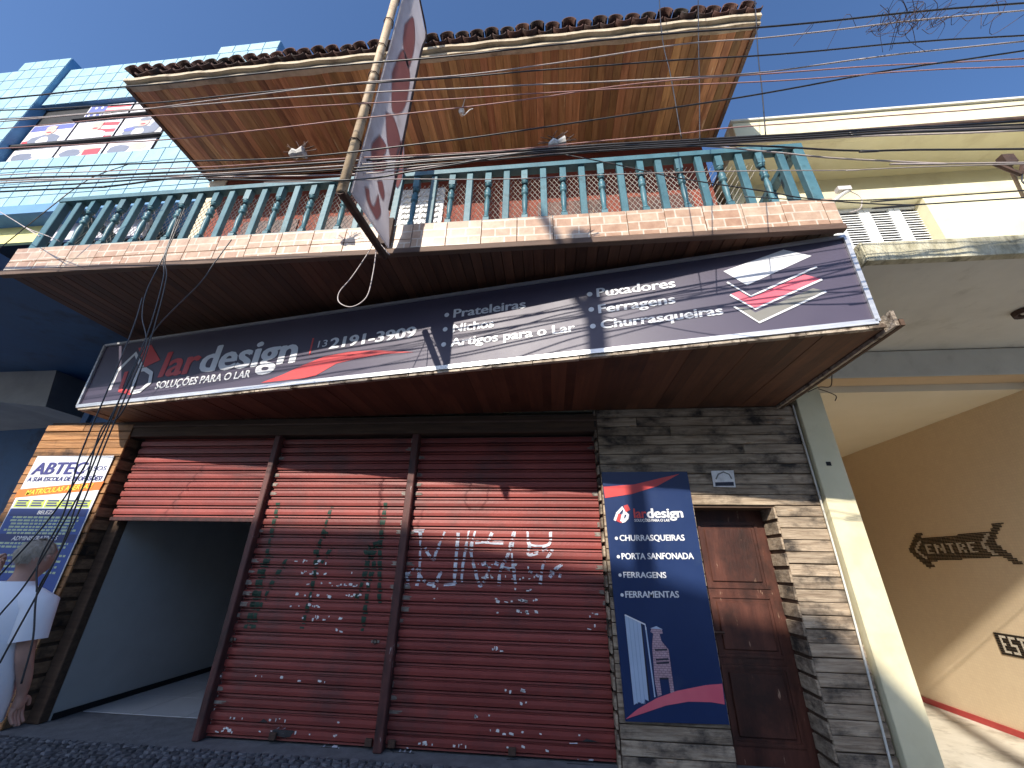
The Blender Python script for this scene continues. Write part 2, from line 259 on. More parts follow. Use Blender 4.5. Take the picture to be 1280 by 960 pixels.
def lettering(s, fr, a, b, top, mat, parent, bold=.02, h=.006, ref='H', slant=0):
    """printed string s on frame fr: baseline from pixel a to pixel b, `top` the pixel of the top of the first tall letter"""
    a, b, top = fr.px(*a), fr.px(*b), fr.px(*top)
    d = text_mesh(s, .006); rf = text_mesh(ref, 0); ch = max(v.co.y for v in rf.vertices); bpy.data.meshes.remove(rf)
    x0 = min(v.co.x for v in d.vertices); x1 = max(v.co.x for v in d.vertices)
    sx = (b[0]-a[0])/(x1-x0+bold*1.6); sz = (top[1]-a[1])/ch; sl = (b[1]-a[1])/(b[0]-a[0]); V, F = [], []
    for q, (dx, dz) in enumerate(((0, 0), (.8, .3), (1.6, 0), (.4, -.3), (1.2, .3)) if bold > .02 else ((0, 0),)):   # heavier weight: overprinted passes
        n0 = len(V)
        for v in d.vertices:
            uu = (v.co.x-x0+dx*bold)*sx; V.append(fr.P(a[0]+uu+slant*v.co.y*abs(sz), a[1]+(v.co.y+dz*bold)*sz+sl*uu, h+q*.0005))
        F += [tuple(i+n0 for i in p.vertices) for p in d.polygons]
    bpy.data.meshes.remove(d); return ob('lettering', me('lettering', V, F, mat), parent)
def stroke(fr, uvs, w):                              # ribbon outline polygon of width w along uv path
    p = [Vector(q) for q in uvs]; l, r = [], []
    for i, q in enumerate(p):
        t = (p[min(i+1, len(p)-1)]-p[max(0, i-1)]).normalized(); nn = Vector((-t.y, t.x))*w/2; l.append(q+nn); r.append(q-nn)
    return l+r[::-1]
# ------------------------------------------------------------------ ground
def struct(name, mat, *d): return tag(box(name, *d, mat), None, kind='structure')
struct('road', 'asphalt', -300, 300, -300, 300, -.6, -.30)
pave = struct('sidewalk', 'joint', -40, 2.90, -3.2, -.075, -.28, -.012)
pf = struct('passage_floor', 'pass_floor', 2.92, 5.42, -3.2, 14, -.28, -.145)
struct('threshold', 'threshold', -6.9, 2.90, -.073, .60, -.28, -.004)
stones = []
rows = 9
for j in range(rows):
    y = -.115-j*.078; x = -5.9+random.random()*.05
    while x < 1.0:
        w = random.uniform(.06, .1); stones.append((x+w/2, y+random.uniform(-.006, .006), w*.5-.004, .036, random.uniform(-.18, .18))); x += w
def stone_mesh(k):
    q = random.Random(k); n = 6; v = []; 
    for i in range(n):
        a = 2*math.pi*i/n+q.uniform(-.25, .25); r = q.uniform(.92, 1.12); v.append((math.cos(a)*r, math.sin(a)*r, 0))
    t = [(p[0]*.86, p[1]*.86, .006+q.uniform(-.004, .004)) for p in v]
    return [(p[0], p[1], -.012) for p in v]+t, [tuple(range(n, 2*n))]+[(i, (i+1) % n, (i+1) % n+n, i+n) for i in range(n)]
smesh = [me('cobble', *stone_mesh(k), 'cobble') for k in range(6)]
vis = sorted(stones, key=lambda s: (s[0]+2.9)**2*.12+abs(s[1])*4)
rest = MB()
for i, (x, y, hw, hh, a) in enumerate(vis):
    if i < 300:
        o = ob('cobble', smesh[i % 6], pave, (x, y, 0)); o.scale = (hw*1.05, hh*1.05, 1); o.rotation_euler = (0, 0, a)
    else:
        v, f = stone_mesh(i % 6); rest.add([(x+p[0]*hw, y+p[1]*hh, p[2]) for p in v], f)
tag(rest.build('cobbles_beyond', 'cobble', pave), None, kind='stuff')

# ------------------------------------------------------------------ the two-storey shop house
YB = -1.77                                          # balcony front
house = thing('shop_house', (-1.6, 0, 0), 'two-storey shop house with red roller shutters, teal balcony railing and clay tile roof', 'building')
# --- weathered plank wall on the right with the door opening
def planks(part, x0, x1, z0, z1, mat, y0=0, pitch=.11, th=.024, skip=None, axis='x', yend=None):
    cache = {}; z = z0
    while z < z1-.02:
        h = min(pitch, z1-z)
        segs = [(x0, x1)]
        if skip:
            a, b, c, d = skip
            if z+h*.5 > c and z+h*.5 < d: segs = [s for s in ((x0, a), (b, x1)) if s[1]-s[0] > .02]
        for (a, b) in segs:
            cuts = [a, b]
            if b-a > 1.2 and random.random() < .55: cuts = [a, random.uniform(a+.4, b-.4), b]
            for p, q in zip(cuts[:-1], cuts[1:]):
                o = ob('plank', boxme('plank', (p+.002, q-.002, 0, th, .004, h-.004), mat, .004), part, (0, y0+random.uniform(-.004, .004), z))
                o.rotation_euler = (random.uniform(-.012, .012), random.uniform(-.001, .001), 0)
        z += pitch
DX0, DX1, DZ = 1.50, 2.31, 2.17
WX0, WX1 = .555, 2.775
b = MB(); b.box(WX0+.02, DX0-.005, .03, .3, 0, 3.34); b.box(DX1+.03, WX1, .03, .45, 0, 3.34); b.box(DX0-.005, DX1+.03, .03, .45, DZ+.01, 3.34)
wall_r = b.build('plank_wall', 'dark_timber', house); tag(wall_r, 'weathered grey horizontal plank wall around the brown door')
planks(wall_r, WX0, WX1, .0, 3.30, 'plank_grey', skip=(DX0, DX1, 0, DZ))
rv = MB().box(WX0-.005, WX0+.018, .03, .16, 0, 3.3).build('wall_edge', 'dark_timber', house)
z = 0
while z < 3.25:                                     # boards wrapping the two reveals
    o = ob('edge_board', boxme('edge_board', (WX0-.03, WX0-.008, .006, .150, .004, .106), 'plank_grey', .003), rv, (0, 0, z)); o.rotation_euler = (random.uniform(-.03, .03), 0, 0)
    z += .14
dr = MB().box(DX1+.008, DX1+.028, .03, .30, 0, DZ).build('door_reveal', 'dark_timber', house); z = 0
while z < DZ-.05:
    o = ob('reveal_board', boxme('reveal_board', (DX1-.016, DX1+.007, .006, .285, .002, .115), 'plank_grey', .002), dr, (0, 0, z)); o.rotation_euler = (random.uniform(-.02, .02), 0, 0)
    z += .148
# --- the door
door = MB().box(DX0-.004, DX1+.006, .30, .345, .0, DZ+.008).build('door', 'door', house); tag(door, 'scuffed dark brown panelled wooden door')
for z0, z1 in ((.17, .72), (.84, 1.32), (1.44, 2.03)):
    x0, x1 = DX0+.13, DX1-.12
    fr_ = MB()
    for d in ((x0-.03, x1+.03, .288, .302, z0-.03, z0), (x0-.03, x1+.03, .288, .302, z1, z1+.03), (x0-.03, x0, .288, .302, z0, z1), (x1, x1+.03, .288, .302, z0, z1)): fr_.box(*d)
    fr_.build('moulding', 'door', door); box('door_panel', x0+.03, x1-.03, .284, .302, z0+.03, z1-.03, 'door', door, .008)
MB().tube([(DX0+.06, .29, 1.02), (DX0+.06, .24, 1.02), (DX0+.17, .24, 1.02)], .011).build('door_handle', 'rust', door)
box('door_frame', DX0-.03, DX0-.006, .26, .34, 0, DZ, 'plank_dark', door)
tube('conduit', spline([(2.765, -.022, 3.3), (2.76, -.022, 2.2), (2.745, -.022, 1.2), (2.69, -.024, .0)]), .010, 'conc_grey', house)
# --- left pillar clad in varnished boards
PX0, PX1 = -6.78, -5.49
pil = MB().box(PX0+.02, PX1-.03, .03, .40, 0, 3.24).build('plank_pillar', 'dark_timber', house); tag(pil, 'left pillar clad in orange varnished boards')
planks(pil, PX0, PX1, 0, 3.2, 'plank_orange', pitch=.115)
z = 0
while z < 3.05:
    ob('edge_board', boxme('edge_board', (PX1-.026, PX1-.004, .006, .27, .004, .110), 'plank_dark', .003), pil, (random.uniform(-.006, .006), 0, z)); z += .145
# --- header, rails
box('header_beam', PX1-.02, WX0+.01, .015, .22, 3.03, 3.25, 'dark_timber', house, .006)
box('header_strip', PX1, WX0, -.005, .013, 3.155, 3.175, 'fascia', house)
box('shutter_rail', -3.482, -3.41, .045, .16, 0, 3.06, 'rail', house, .008)
box('shutter_rail', -1.682, -1.598, .045, .16, 0, 3.06, 'rail', house, .008)
box('shutter_rail', PX1+.0, PX1+.149, .20, .298, 0, 3.02, 'dark_timber', house, .008)
# --- roller shutters
YS, PIT = .12, .107
PROF = [(0, .040), (.004, .040), (.008, .020), (.023, .024), (.025, .042), (.036, .042), (.037, .001), (.067, -.003), (.097, .001), (.098, .038), (.107, .040)]
def prof(z):
    z %= PIT
    for (a, p), (c, q) in zip(PROF[:-1], PROF[1:]):
        if a <= z <= c: return p+(q-p)*(z-a)/(c-a)
    return .040
def slat_mesh(x0, x1):
    v = []; pts = PROF+[(.107, .050), (0, .050)]; n = len(pts)
    for x in (x0, x1): v += [(x, y, z) for z, y in pts]
    return me('slat', v, [(i, (i+1) % n, (i+1) % n+n, i+n) for i in range(n)]+[tuple(range(n-1, -1, -1)), tuple(range(n, 2*n))], 'slat_red')
def shutter(x0, x1, z0, n, label):
    base = MB().box(x0, x1, YS+.052, YS+.065, z0, z0+n*PIT).build('roller_shutter', 'rust', house); tag(base, label)
    sm_ = slat_mesh(x0, x1)
    bm_ = bmesh.new(); bm_.from_mesh(sm_); bmesh.ops.recalc_face_normals(bm_, faces=bm_.faces[:]); bm_.to_mesh(sm_); bm_.free()
    for i in range(n):
        o = ob('slat', sm_, base, (0, YS+random.uniform(-.0015, .0015), z0+i*PIT)); o.rotation_euler = (random.uniform(-.02, .02), random.uniform(-.0008, .0008), 0)
    return base
s1 = shutter(-5.40, -3.487, 2.04, 10, 'half-raised red roller shutter over the dark doorway')
s2 = shutter(-3.405, -1.687, .012, 28, 'closed red roller shutter with dark green spray strokes')
s3 = shutter(-1.593, .522, .012, 28, 'closed red roller shutter with white graffiti')
box('bottom_bar', -5.40, -3.487, YS-.012, YS+.03, 1.995, 2.037, 'rail', s1, .004)
def spray(name, part, strokes, w, mat, z0=.012):
    mb = MB()
    for s in strokes:
        p = [Yp(x, y, YS-.004) for x, y in s]; p = spline(p, 24) if len(p) > 2 else [p[0].lerp(p[1], i/40) for i in range(41)]
        l = []
        dens = [p[0]]
        for a, c in zip(p[:-1], p[1:]):
            k = max(1, int((c-a).length/.006)); dens += [a.lerp(c, i/k) for i in range(1, k+1)]
        for i, q in enumerate(dens):
            t = dens[min(i+1, len(dens)-1)]-dens[max(i-1, 0)]; t = t.normalized() if t.length else Vector((0, 0, 1)); nn = Vector((-t.z, 0, t.x))
            ww = w*(.75+.5*noise.noise(q*7))+.004*noise.noise(q*60); row = []
            for e in (-.5, 0, .5):
                r = q+nn*ww*e; row.append((r.x, YS+prof(r.z-z0)-.0035, r.z))
            l.append(row)
        v = [c for row in l for c in row]; f = []
        for i in range(len(l)-1):
            if prof(l[i][1][2]-z0) > .03: continue
            for k in (0, 1): f.append((i*3+k, i*3+k+1, i*3+k+4, i*3+k+3))
        mb.add(v, f)
    return mb.build(name, mat, part, fix=False)
def zc(pts, ox, oy, sc): return [(ox+x*sc, oy+y*sc) for x, y in pts]
wh = [[(322, 690), (318, 870), (305, 950)], [(285, 690), (338, 690)], [(340, 770), (380, 825), (400, 780), (437, 695)], [(250, 920), (275, 880), (300, 870), (340, 930), (385, 940), (420, 885)],
      [(500, 700), (487, 850), (480, 940)], [(432, 945), (515, 940)], [(515, 940), (522, 850), (550, 690)], [(580, 690), (560, 780), (580, 880), (605, 950), (650, 860)], [(580, 745), (712, 747)], [(660, 700), (635, 745)],
      [(765, 690), (752, 790), (770, 950)], [(760, 700), (735, 800), (700, 870), (690, 950)], [(825, 690), (840, 760), (925, 755), (935, 695)], [(835, 765), (835, 805), (940, 775), (900, 850), (885, 945)],
      [(690, 850), (650, 835), (610, 850)], [(830, 880), (880, 905)], [(930, 910), (960, 870), (990, 850)], [(255, 880), (262, 950)], [(925, 880), (985, 905)], [(700, 860), (770, 880)]]
spray('graffiti', s3, [zc(s, 440, 480, .2656) for s in wh], .042, 'spray_white')
gr = [[(145, 330), (95, 560), (50, 810)], [(115, 530), (70, 640), (20, 810)], [(350, 340), (300, 500), (275, 650), (235, 810)], [(330, 440), (285, 520), (345, 535)], [(555, 330), (535, 480), (530, 720)], [(500, 500), (470, 620), (435, 720)],
      [(540, 480), (480, 510), (510, 560), (490, 640), (465, 820)], [(180, 540), (120, 640), (70, 740)], [(350, 500), (310, 560)], [(85, 560), (60, 650), (40, 800)], [(525, 490), (500, 540), (480, 560)]]
spray('graffiti', s2, [zc(s, 300, 520, .328) for s in gr], .058, 'spray_green')
def scraps(part, spots, x0, x1):
    mb = MB(); rs = random.Random(3)
    for (xa, xb, y, n) in spots:
        for _ in range(int(n*1.7)):
            p = Yp(rs.uniform(xa, xb), y+rs.uniform(-5, 5), YS-.005); k = max(0, math.floor((p.z-.012)/PIT)); zc_ = .012+k*PIT+rs.uniform(.05, .085); w, h = rs.uniform(.004, .022), rs.uniform(.004, .015); a = rs.uniform(-.4, .4)
            q = [(p.x+dx*w*rs.uniform(.6, 1.1), YS-.0068, zc_+dz*h*rs.uniform(.6, 1.1)+dx*w*a*.5) for dx, dz in ((-1, -1), (.2, -1.2), (1, -.8), (1.1, .7), (0, 1), (-1, .9))]
            mb.poly(q, (0, .0012, 0))
    tag(mb.build('paper_scraps', 'paper', part), None, kind='stuff')
    wb = MB()
    for i in range(28):
        for side, e in ((1, x0), (-1, x1)):
            if rs.random() < .42:
                w = rs.uniform(.015, .11)*(1.3 if rs.random() < .2 else 1); za = .012+i*PIT+rs.uniform(.038, .055); zb = .012+i*PIT+rs.uniform(.075, .097); pts = []
                for j in range(7): pts.append((e+side*(w*(.55+.45*rs.random())), za+(zb-za)*j/6))
                q = [(e+side*.004, YS-.0058, za)]+[(x, YS-.0058, z) for x, z in pts]+[(e+side*.004, YS-.0058, zb)]
                wb.poly(q, (0, .001, 0))
    tag(wb.build('worn_paint', 'worn_patch', part), None, kind='stuff')
scraps(s2, [(368, 412, 712, 6), (375, 440, 726, 8), (395, 460, 740, 9), (362, 410, 754, 7), (390, 412, 769, 4), (350, 440, 780, 3), (260, 430, 850, 5), (250, 430, 905, 6), (250, 430, 930, 7)], -3.405, -1.687)
scraps(s3, [(590, 670, 718, 14), (600, 682, 747, 8), (620, 672, 763, 6), (540, 552, 745, 2), (615, 632, 808, 3), (620, 660, 870, 4), (590, 650, 908, 5), (500, 640, 940, 6), (735, 748, 778, 4), (640, 730, 930, 3)], -1.593, .522)
def smudge(part, px, mat, y=YS-.0062):
    c = Yp(px[0], px[1], YS); mb = MB(); q = []
    for i in range(14):
        a = 2*math.pi*i/14; r = 1+.35*noise.noise(Vector((math.cos(a)*2+px[0], math.sin(a)*2, px[1]))); q.append((c.x+math.cos(a)*px[2]*r, y, max(.012+math.floor((c.z-.012)/PIT)*PIT+.037, min(.012+math.floor((c.z-.012)/PIT)*PIT+.097, c.z+math.sin(a)*px[3]*r))))
    mb.poly(q, (0, .001, 0)).build('paint_smudge', mat, part)
for px in ((355, 913, .11, .05), (412, 935, .09, .05), (330, 908, .07, .05)): smudge(s2, px, 'graf_dark')
for px in ((505, 940, .10, .05), (738, 933, .13, .05), (725, 953, .12, .05), (640, 950, .05, .04)): smudge(s3, px, 'graf_dark')
spray('graffiti', s3, [[(498, 940), (503, 943), (508, 937), (513, 943)], [(722, 951), (730, 953), (740, 952), (745, 955)], [(712, 931), (722, 931)]], .022, 'spray_white')
spray('graffiti', s2, [[(401, 937), (408, 931), (416, 935), (424, 936)], [(343, 914), (350, 909), (355, 916)]], .02, 'spray_white')
for part, px in ((s2, (459, 941)), (s3, (488, 944)), (s2, (337, 938)), (s3, (640, 951))):      # padlock boxes at the foot
    c = Yp(px[0], px[1], YS-.02); c.z = max(c.z, .06); box('lock_box', c.x-.035, c.x+.035, YS-.035, YS-.006, c.z-.03, c.z+.03, 'rust', part, .006)
for part, px in ((s2, (290, 799)), (s2, (469, 802))):
    c = Yp(px[0], px[1], YS-.01); box('eye_plate', c.x-.045, c.x+.045, YS-.012, YS-.005, c.z-.012, c.z+.012, 'worn_patch', part, .003); tube('eye_ring', [(c.x+.02*math.cos(k*.7), YS-.018, c.z+.02*math.sin(k*.7)) for k in range(10)], .005, 'rust', part)
# --- interior seen through the half-open shutter
IX = -5.345
box('interior_wall', IX-.09, IX, .30, 7, 0, 3.02, 'int_wall', house); box('skirting', IX+.002, IX+.018, .32, 6.9, .002, .06, 'dark', house)
box('interior_wall', IX-.09, 2.7, 7, 7.2, 0, 3.3, 'int_wall', house); box('interior_ceiling', IX-.09, 2.7, .23, 7, 3.03, 3.2, 'int_wall', house)
box('interior_wall', 2.60, 2.70, .46, 7, 0, 3.02, 'int_wall', house)
fl = box('interior_floor', IX, 2.6, .602, 7, -.05, -.006, 'grout', house)
ft = boxme('floor_tile', (.003, .617, .003, .617, -.005, .004), 'floor_tile', .002)
for i in range(4):
    for j in range(5): ob('floor_tile', ft, fl, (IX+.03+i*.62, .61+j*.62, 0))
# --- structural mass above
box('floor_slab', -5.56, 2.44, .23, 8, 3.36, 4.2, 'cream_plaster', house)
UY = -.36
up_w = box('upper_wall', -5.50, 2.36, UY, 8, 4.45, 7.37, 'red_wall', house)
box('corner_plaster', -5.58, -5.28, UY-.02, 8, 4.45, 7.36, 'cream_plaster', house)
p0, p1 = Yp(503, 238, UY-.03), Yp(552, 273, UY-.03)
win = box('window', p0.x, p1.x, UY-.03, UY-.004, p1.z-.5, p0.z, 'white_paint', house); wv = MB()
n = 9
for i in range(n):
    zz = p1.z-.42+(p0.z-p1.z+.36)*i/n; wv.box(p0.x+.06, (p0.x+p1.x)/2-.02, UY-.05, UY-.032, zz, zz+.03); wv.box((p0.x+p1.x)/2+.02, p1.x-.06, UY-.05, UY-.032, zz, zz+.03)
wv.build('window_louvre', 'white_paint', win); box('window_sill', p0.x-.05, p1.x+.05, UY-.09, UY-.002, p1.z-.58, p1.z-.503, 'cream_plaster', win)
for x in (-4.2, -2.9, .35, 1.6): box('upper_door', x-.45, x+.45, UY-.02, UY-.003, 4.5, 6.35, 'door', house)
# --- balcony
ZB = 4.25; BX0, BX1 = -5.62, 2.52; ZT = 4.575
bal = MB().box(BX0+.02, BX1-.02, YB+.03, 0.228, ZB+.03, 4.40).box(BX0+.02, BX1-.02, YB+.025, YB+.16, ZB+.02, ZT-.004).build('balcony', 'grout', house)
x = BX0; i = 0; TW = .335
tA = boxme('tile', (.003, TW-.003, 0, .022, .003, ZT-ZB-.027), 'tile', .002); tB = boxme('tile', (.003, TW-.003, 0, .022, .003, .186), 'tile', .002); tC = boxme('tile', (.003, TW-.003, 0, .022, .003, ZT-ZB-.027-.192), 'tile', .002)
while x+TW <= BX1+.01:
    if x > -1.6: ob('tile', tA, bal, (x, YB+random.uniform(0, .002), ZB+.025))
    else:
        ob('tile', tC, bal, (x, YB+random.uniform(0, .002), ZB+.025)); ob('tile', tB, bal, (x, YB+random.uniform(0, .002), ZB+.025+ZT-ZB-.027-.189))
    x += TW
if BX1-x > .05: ob('tile', boxme('tile', (.003, BX1-x, 0, .022, .003, ZT-ZB-.027), 'tile', .002), bal, (x, YB, ZB+.025))
ts = boxme('tile', (0, .02, .003, TW-.003, .003, ZT-ZB-.027), 'tile_side', .002)
for j in range(5): ob('tile', ts, bal, (BX1-.018, YB+.03+j*TW, ZB+.025)); ob('tile', ts, bal, (BX0-.002, YB+.03+j*TW, ZB+.025))
box('balcony_fascia', BX0-.01, BX1+.01, YB-.008, YB+.05, ZB-.04, ZB+.022, 'fascia', house, .004)
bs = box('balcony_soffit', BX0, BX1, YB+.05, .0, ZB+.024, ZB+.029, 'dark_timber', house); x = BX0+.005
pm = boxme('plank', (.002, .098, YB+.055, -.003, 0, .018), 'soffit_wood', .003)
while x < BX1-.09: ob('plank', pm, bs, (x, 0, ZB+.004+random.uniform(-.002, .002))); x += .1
box('balcony_floor', BX0+.03, BX1-.03, YB+.165, UY-.005, 4.402, 4.42, 'cream_plaster', house)
# railing
YR = YB+.075
rl = MB().box(BX0+.05, BX1-.03, YR-.04, YR+.04, ZT+.002, ZT+.035).box(BX0+.05, BX1-.03, YR-.045, YR+.045, 5.30, 5.36)
for xx in (BX1-.07, BX0+.09): rl.box(xx-.04, xx+.04, YR+.042, UY-.03, ZT+.002, ZT+.035).box(xx-.045, xx+.045, YR+.047, UY-.03, 5.30, 5.36)
rail = rl.build('railing', 'teal', house); tag(rail, 'teal painted wooden balcony railing')
def lathe(prf, n=10):
    v = []; f = []
    for r, z in prf: v += [(r*math.cos(2*math.pi*k/n), r*math.sin(2*math.pi*k/n), z) for k in range(n)]
    for i in range(len(prf)-1):
        for k in range(n): a, c = i*n+k, i*n+(k+1) % n; f.append((a, c, c+n, a+n))
    return v, f
Hh = 5.30-(ZT+.035)
tb = MB(); tb.box(-.029, .029, -.029, .029, 0, .05).box(-.031, .031, -.031, .031, Hh-.15, Hh)
tb.add(*lathe([(.02, .05), (.031, .06), (.031, .075), (.020, .085), (.024, .16), (.029, .22), (.028, .28), (.020, .33), (.02, .345), (.036, .355), (.036, .375), (.024, .385), (.034, .41), (.036, .43), (.02, .455), (.024, .50), (.031, Hh-.21), (.022, Hh-.18), (.035, Hh-.172), (.035, Hh-.158), (.024, Hh-.15)]))
tm = me('baluster', tb.v, tb.f, 'teal'); qm = boxme('baluster', (-.032, .032, -.026, .026, 0, Hh), 'teal', .004)
for dta in (tm,):
    for p in dta.polygons[12:]: p.use_smooth = True
k = 0; x = -.572
xs = [-.572+.19*i for i in range(-25, 16)]
for i, x in zip(range(-25, 16), xs):
    o = ob('baluster', tm if i % 2 == 0 else qm, rail, (x, YR, ZT+.035)); o.rotation_euler = (random.uniform(-.008, .008), random.uniform(-.01, .01), random.uniform(-.1, .1) if i % 2 == 0 else 0)
for xx in (BX1-.07, BX0+.09):
    ob('corner_post', boxme('corner_post', (-.045, .045, -.035, .035, 0, Hh), 'teal', .005), rail, (xx, YR, ZT+.035))
    for j, yy in enumerate((-1.45, -1.22, -.99, -.76, -.53)): ob('baluster', tm if j % 2 else qm, rail, (xx, yy, ZT+.035))
# chicken wire behind the balusters
cw = MB(); z0, z1 = ZT+.04, 5.27; Yw = YR+.06; pw = .05; x = BX0+.3
def wire(x, sgn):
    hgt = z1-z0; dx = hgt*.62*sgn
    cw.tube([(x, Yw, z0), (x+dx, Yw+.002, z1)],   .0026, 3, cap=False)
while x < 1.75:
    wire(x, 1)
    if x > BX0+.65: wire(x, -1)
    x += pw
tag(cw.build('wire_netting', 'wire', rail, fix=False), 'galvanised wire netting behind the balusters', kind='stuff')
# bits left on the balcony ledge
lm = MB(); rs = random.Random(5)
for i in range(34):
    x = rs.uniform(-1.3, 2.0); w = rs.uniform(.04, .12); zz = ZT+.036; q = []
    for a in range(9): an = 2*math.pi*a/9; q.append((x+math.cos(an)*w*rs.uniform(.7, 1.1), YR+.11, zz+.03+math.sin(an)*.03*rs.uniform(.6, 1.2)))
    lm.poly(q, (0, .05, 0))
tag(lm.build('plaster_crumbs', 'mortar', bal), None, kind='stuff')
# --- eave and roof
ZE = 7.40; EX0, EX1 = -5.58, 2.50; EY = -1.755
es = box('eave_soffit', EX0, EX1, EY+.02, UY+.05, ZE+.024, ZE+.05, 'dark_timber', house); tag(es, 'varnished plank underside of the roof overhang')
pm = boxme('plank', (.0015, .0985, EY+.02, UY+.0, 0, .02), 'eave_wood', .003); x = EX0
while x < EX1-.05:
    o = ob('plank', pm, es, (x, 0, ZE+random.uniform(-.002, .003))); o.rotation_euler = (0, random.uniform(-.012, .012), 0); x += .1
def wavy(name, y0, y1, zlo, zhi, amp, ph, mat, parent):
    n = 160; v = []; f = []
    for i in range(n+1):
        x = EX0-.06+(EX1-EX0+.12)*i/n; w = amp*math.sin(x*2*math.pi/.57+ph)+amp*.6*noise.noise(Vector((x*1.3, ph, 0))); 
        v += [(x, y0, zlo+w), (x, y0, zhi+w*.6), (x, y1, zhi+w*.6), (x, y1, zlo+w)]
    for i in range(n):
        for k in range(4): a, c = i*4+k, i*4+(k+1) % 4; f.append((a, c, c+4, a+4))
    f += [(3, 2, 1, 0), (n*4, n*4+1, n*4+2, n*4+3)]
    return ob(name, me(name, v, f, mat), parent)
roof = MB().poly([(EX0-.03, EY-.02, ZE+.17), (EX0-.03, 4.2, ZE+2.2), (EX0-.03, 4.2, ZE+2.0), (EX0-.03, EY-.02, ZE+.052)], (EX1-EX0+.06, 0, 0)).build('roof', 'clay', house); tag(roof, 'dark old clay barrel tiles along the eave')
wavy('eave_mortar', EY-.055, EY+.018, ZE-.012, ZE+.035, .010, .3, 'mortar', roof); wavy('eave_mortar', EY-.105, EY-.0, ZE+.046, ZE+.095, .012, 1.9, 'mortar', roof)
def half(r0, r1, L, up_, th=.014, n=8):
    v = []; f = []
    for (r, y, dz) in ((r0, 0, 0), (r1, L, L*.36)):
        for rr in (r, r-th):
            for k in range(n+1):
                a = math.pi*k/n; v.append((rr*math.cos(a), y, dz+(rr*math.sin(a) if up_ else -rr*math.sin(a)*.75)))
    m_ = n+1
    for k in range(n):
        f += [(k, k+1, k+1+2*m_, k+2*m_), (m_+k, m_+k+2*m_, m_+k+1+2*m_, m_+k+1), (k, m_+k, m_+k+1, k+1), (2*m_+k, 2*m_+k+1, 3*m_+k+1, 3*m_+k)]
    return v, f
def fixn(d):
    b_ = bmesh.new(); b_.from_mesh(d); bmesh.ops.recalc_face_normals(b_, faces=b_.faces[:]); b_.to_mesh(d); b_.free(); return d
capm = fixn(me('roof_tile', *half(.088, .075, .55, True), 'clay', True)); panm = fixn(me('roof_tile', *half(.088, .10, .55, False), 'clay', True))
nT = 43; step = (EX1-EX0+.02)/nT
for i in range(nT):
    x = EX0+.08+i*step
    for r_ in range(2):
        o = ob('roof_tile', capm, roof, (x+random.uniform(-.008, .008), EY-.17+r_*.46+random.uniform(-.02, .02), ZE+.165+r_*.46*.36+r_*.012)); o.rotation_euler = (random.uniform(-.03, .03), random.uniform(-.05, .05), random.uniform(-.03, .03))
    o = ob('roof_tile', panm, roof, (x+step/2, EY-.14+random.uniform(-.02, .02), ZE+.178)); o.rotation_euler = (random.uniform(-.02, .02), 0, 0)
# barge board at both eave ends
box('barge_board', EX0-.05, EX0-.004, EY-.03, UY, ZE-.02, ZE+.05, 'fascia', house); box('barge_board', EX1+.004, EX1+.05, EY-.03, UY, ZE-.02, ZE+.05, 'fascia', house)
# --- wedge-shaped canopy below the sign
A = Vector((-5.735, -.512, 0)); B = Vector((2.53, -1.682, 0)); uS = (B-A).normalized(); nS = Vector((uS.y, -uS.x, 0))
FS = Frame(A, uS, nS); LS = (B-A).length
def signY(x): return A.y+(x-A.x)*(B.y-A.y)/(B.x-A.x)
def canZ(x): return 3.215+(x+5.7)/8.3*.085
cn = MB().poly([(A.x-.02, signY(A.x)+.10, canZ(A.x)+.03), (B.x+.10, signY(B.x)+.10, canZ(B.x)+.03), (B.x+.10, -.02, canZ(B.x)+.03), (A.x-.02, -.02, canZ(A.x)+.03)], (0, 0, .02)).build('canopy', 'dark_timber', house)
tag(cn, 'wedge-shaped timber canopy under the long sign'); x = A.x
while x < B.x+.02:
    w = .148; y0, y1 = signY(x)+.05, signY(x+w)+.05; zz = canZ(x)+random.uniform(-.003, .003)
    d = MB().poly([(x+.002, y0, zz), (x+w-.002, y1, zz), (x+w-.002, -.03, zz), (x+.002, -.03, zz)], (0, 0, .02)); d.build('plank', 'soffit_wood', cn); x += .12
x = A.x+.02
while x < B.x+.03:                                   # broken rough board along the sign's foot
    w = min(random.uniform(.16, .5), B.x+.05-x); zz = canZ(x); y0, y1 = signY(x), signY(x+w)
    t_ = random.uniform(.030, .05)
    MB().poly([(x, y0+.004, zz-.005), (x+w-.006, y1+.004, zz-.005), (x+w-.006, y1+.046, zz-.005), (x, y0+.046, zz-.005)], (0, 0, t_)).build('edge_board', 'rough_edge', cn); x += w
ex = B.x+.06
MB().poly([(ex, B.y-.06, canZ(B.x)-.03), (ex, -.01, canZ(B.x)-.03), (ex, -.01, canZ(B.x)+.06), (ex, B.y-.06, canZ(B.x)+.10)], (.028, 0, 0)).build('end_board', 'rough_edge', cn)
MB().poly([(ex+.03, B.y-.07, canZ(B.x)-.035), (ex+.03, -.01, canZ(B.x)-.035), (ex+.03, -.01, canZ(B.x)+.02), (ex+.03, B.y-.07, canZ(B.x)+.02)], (.03, 0, 0)).build('end_board', 'dark_timber', cn)

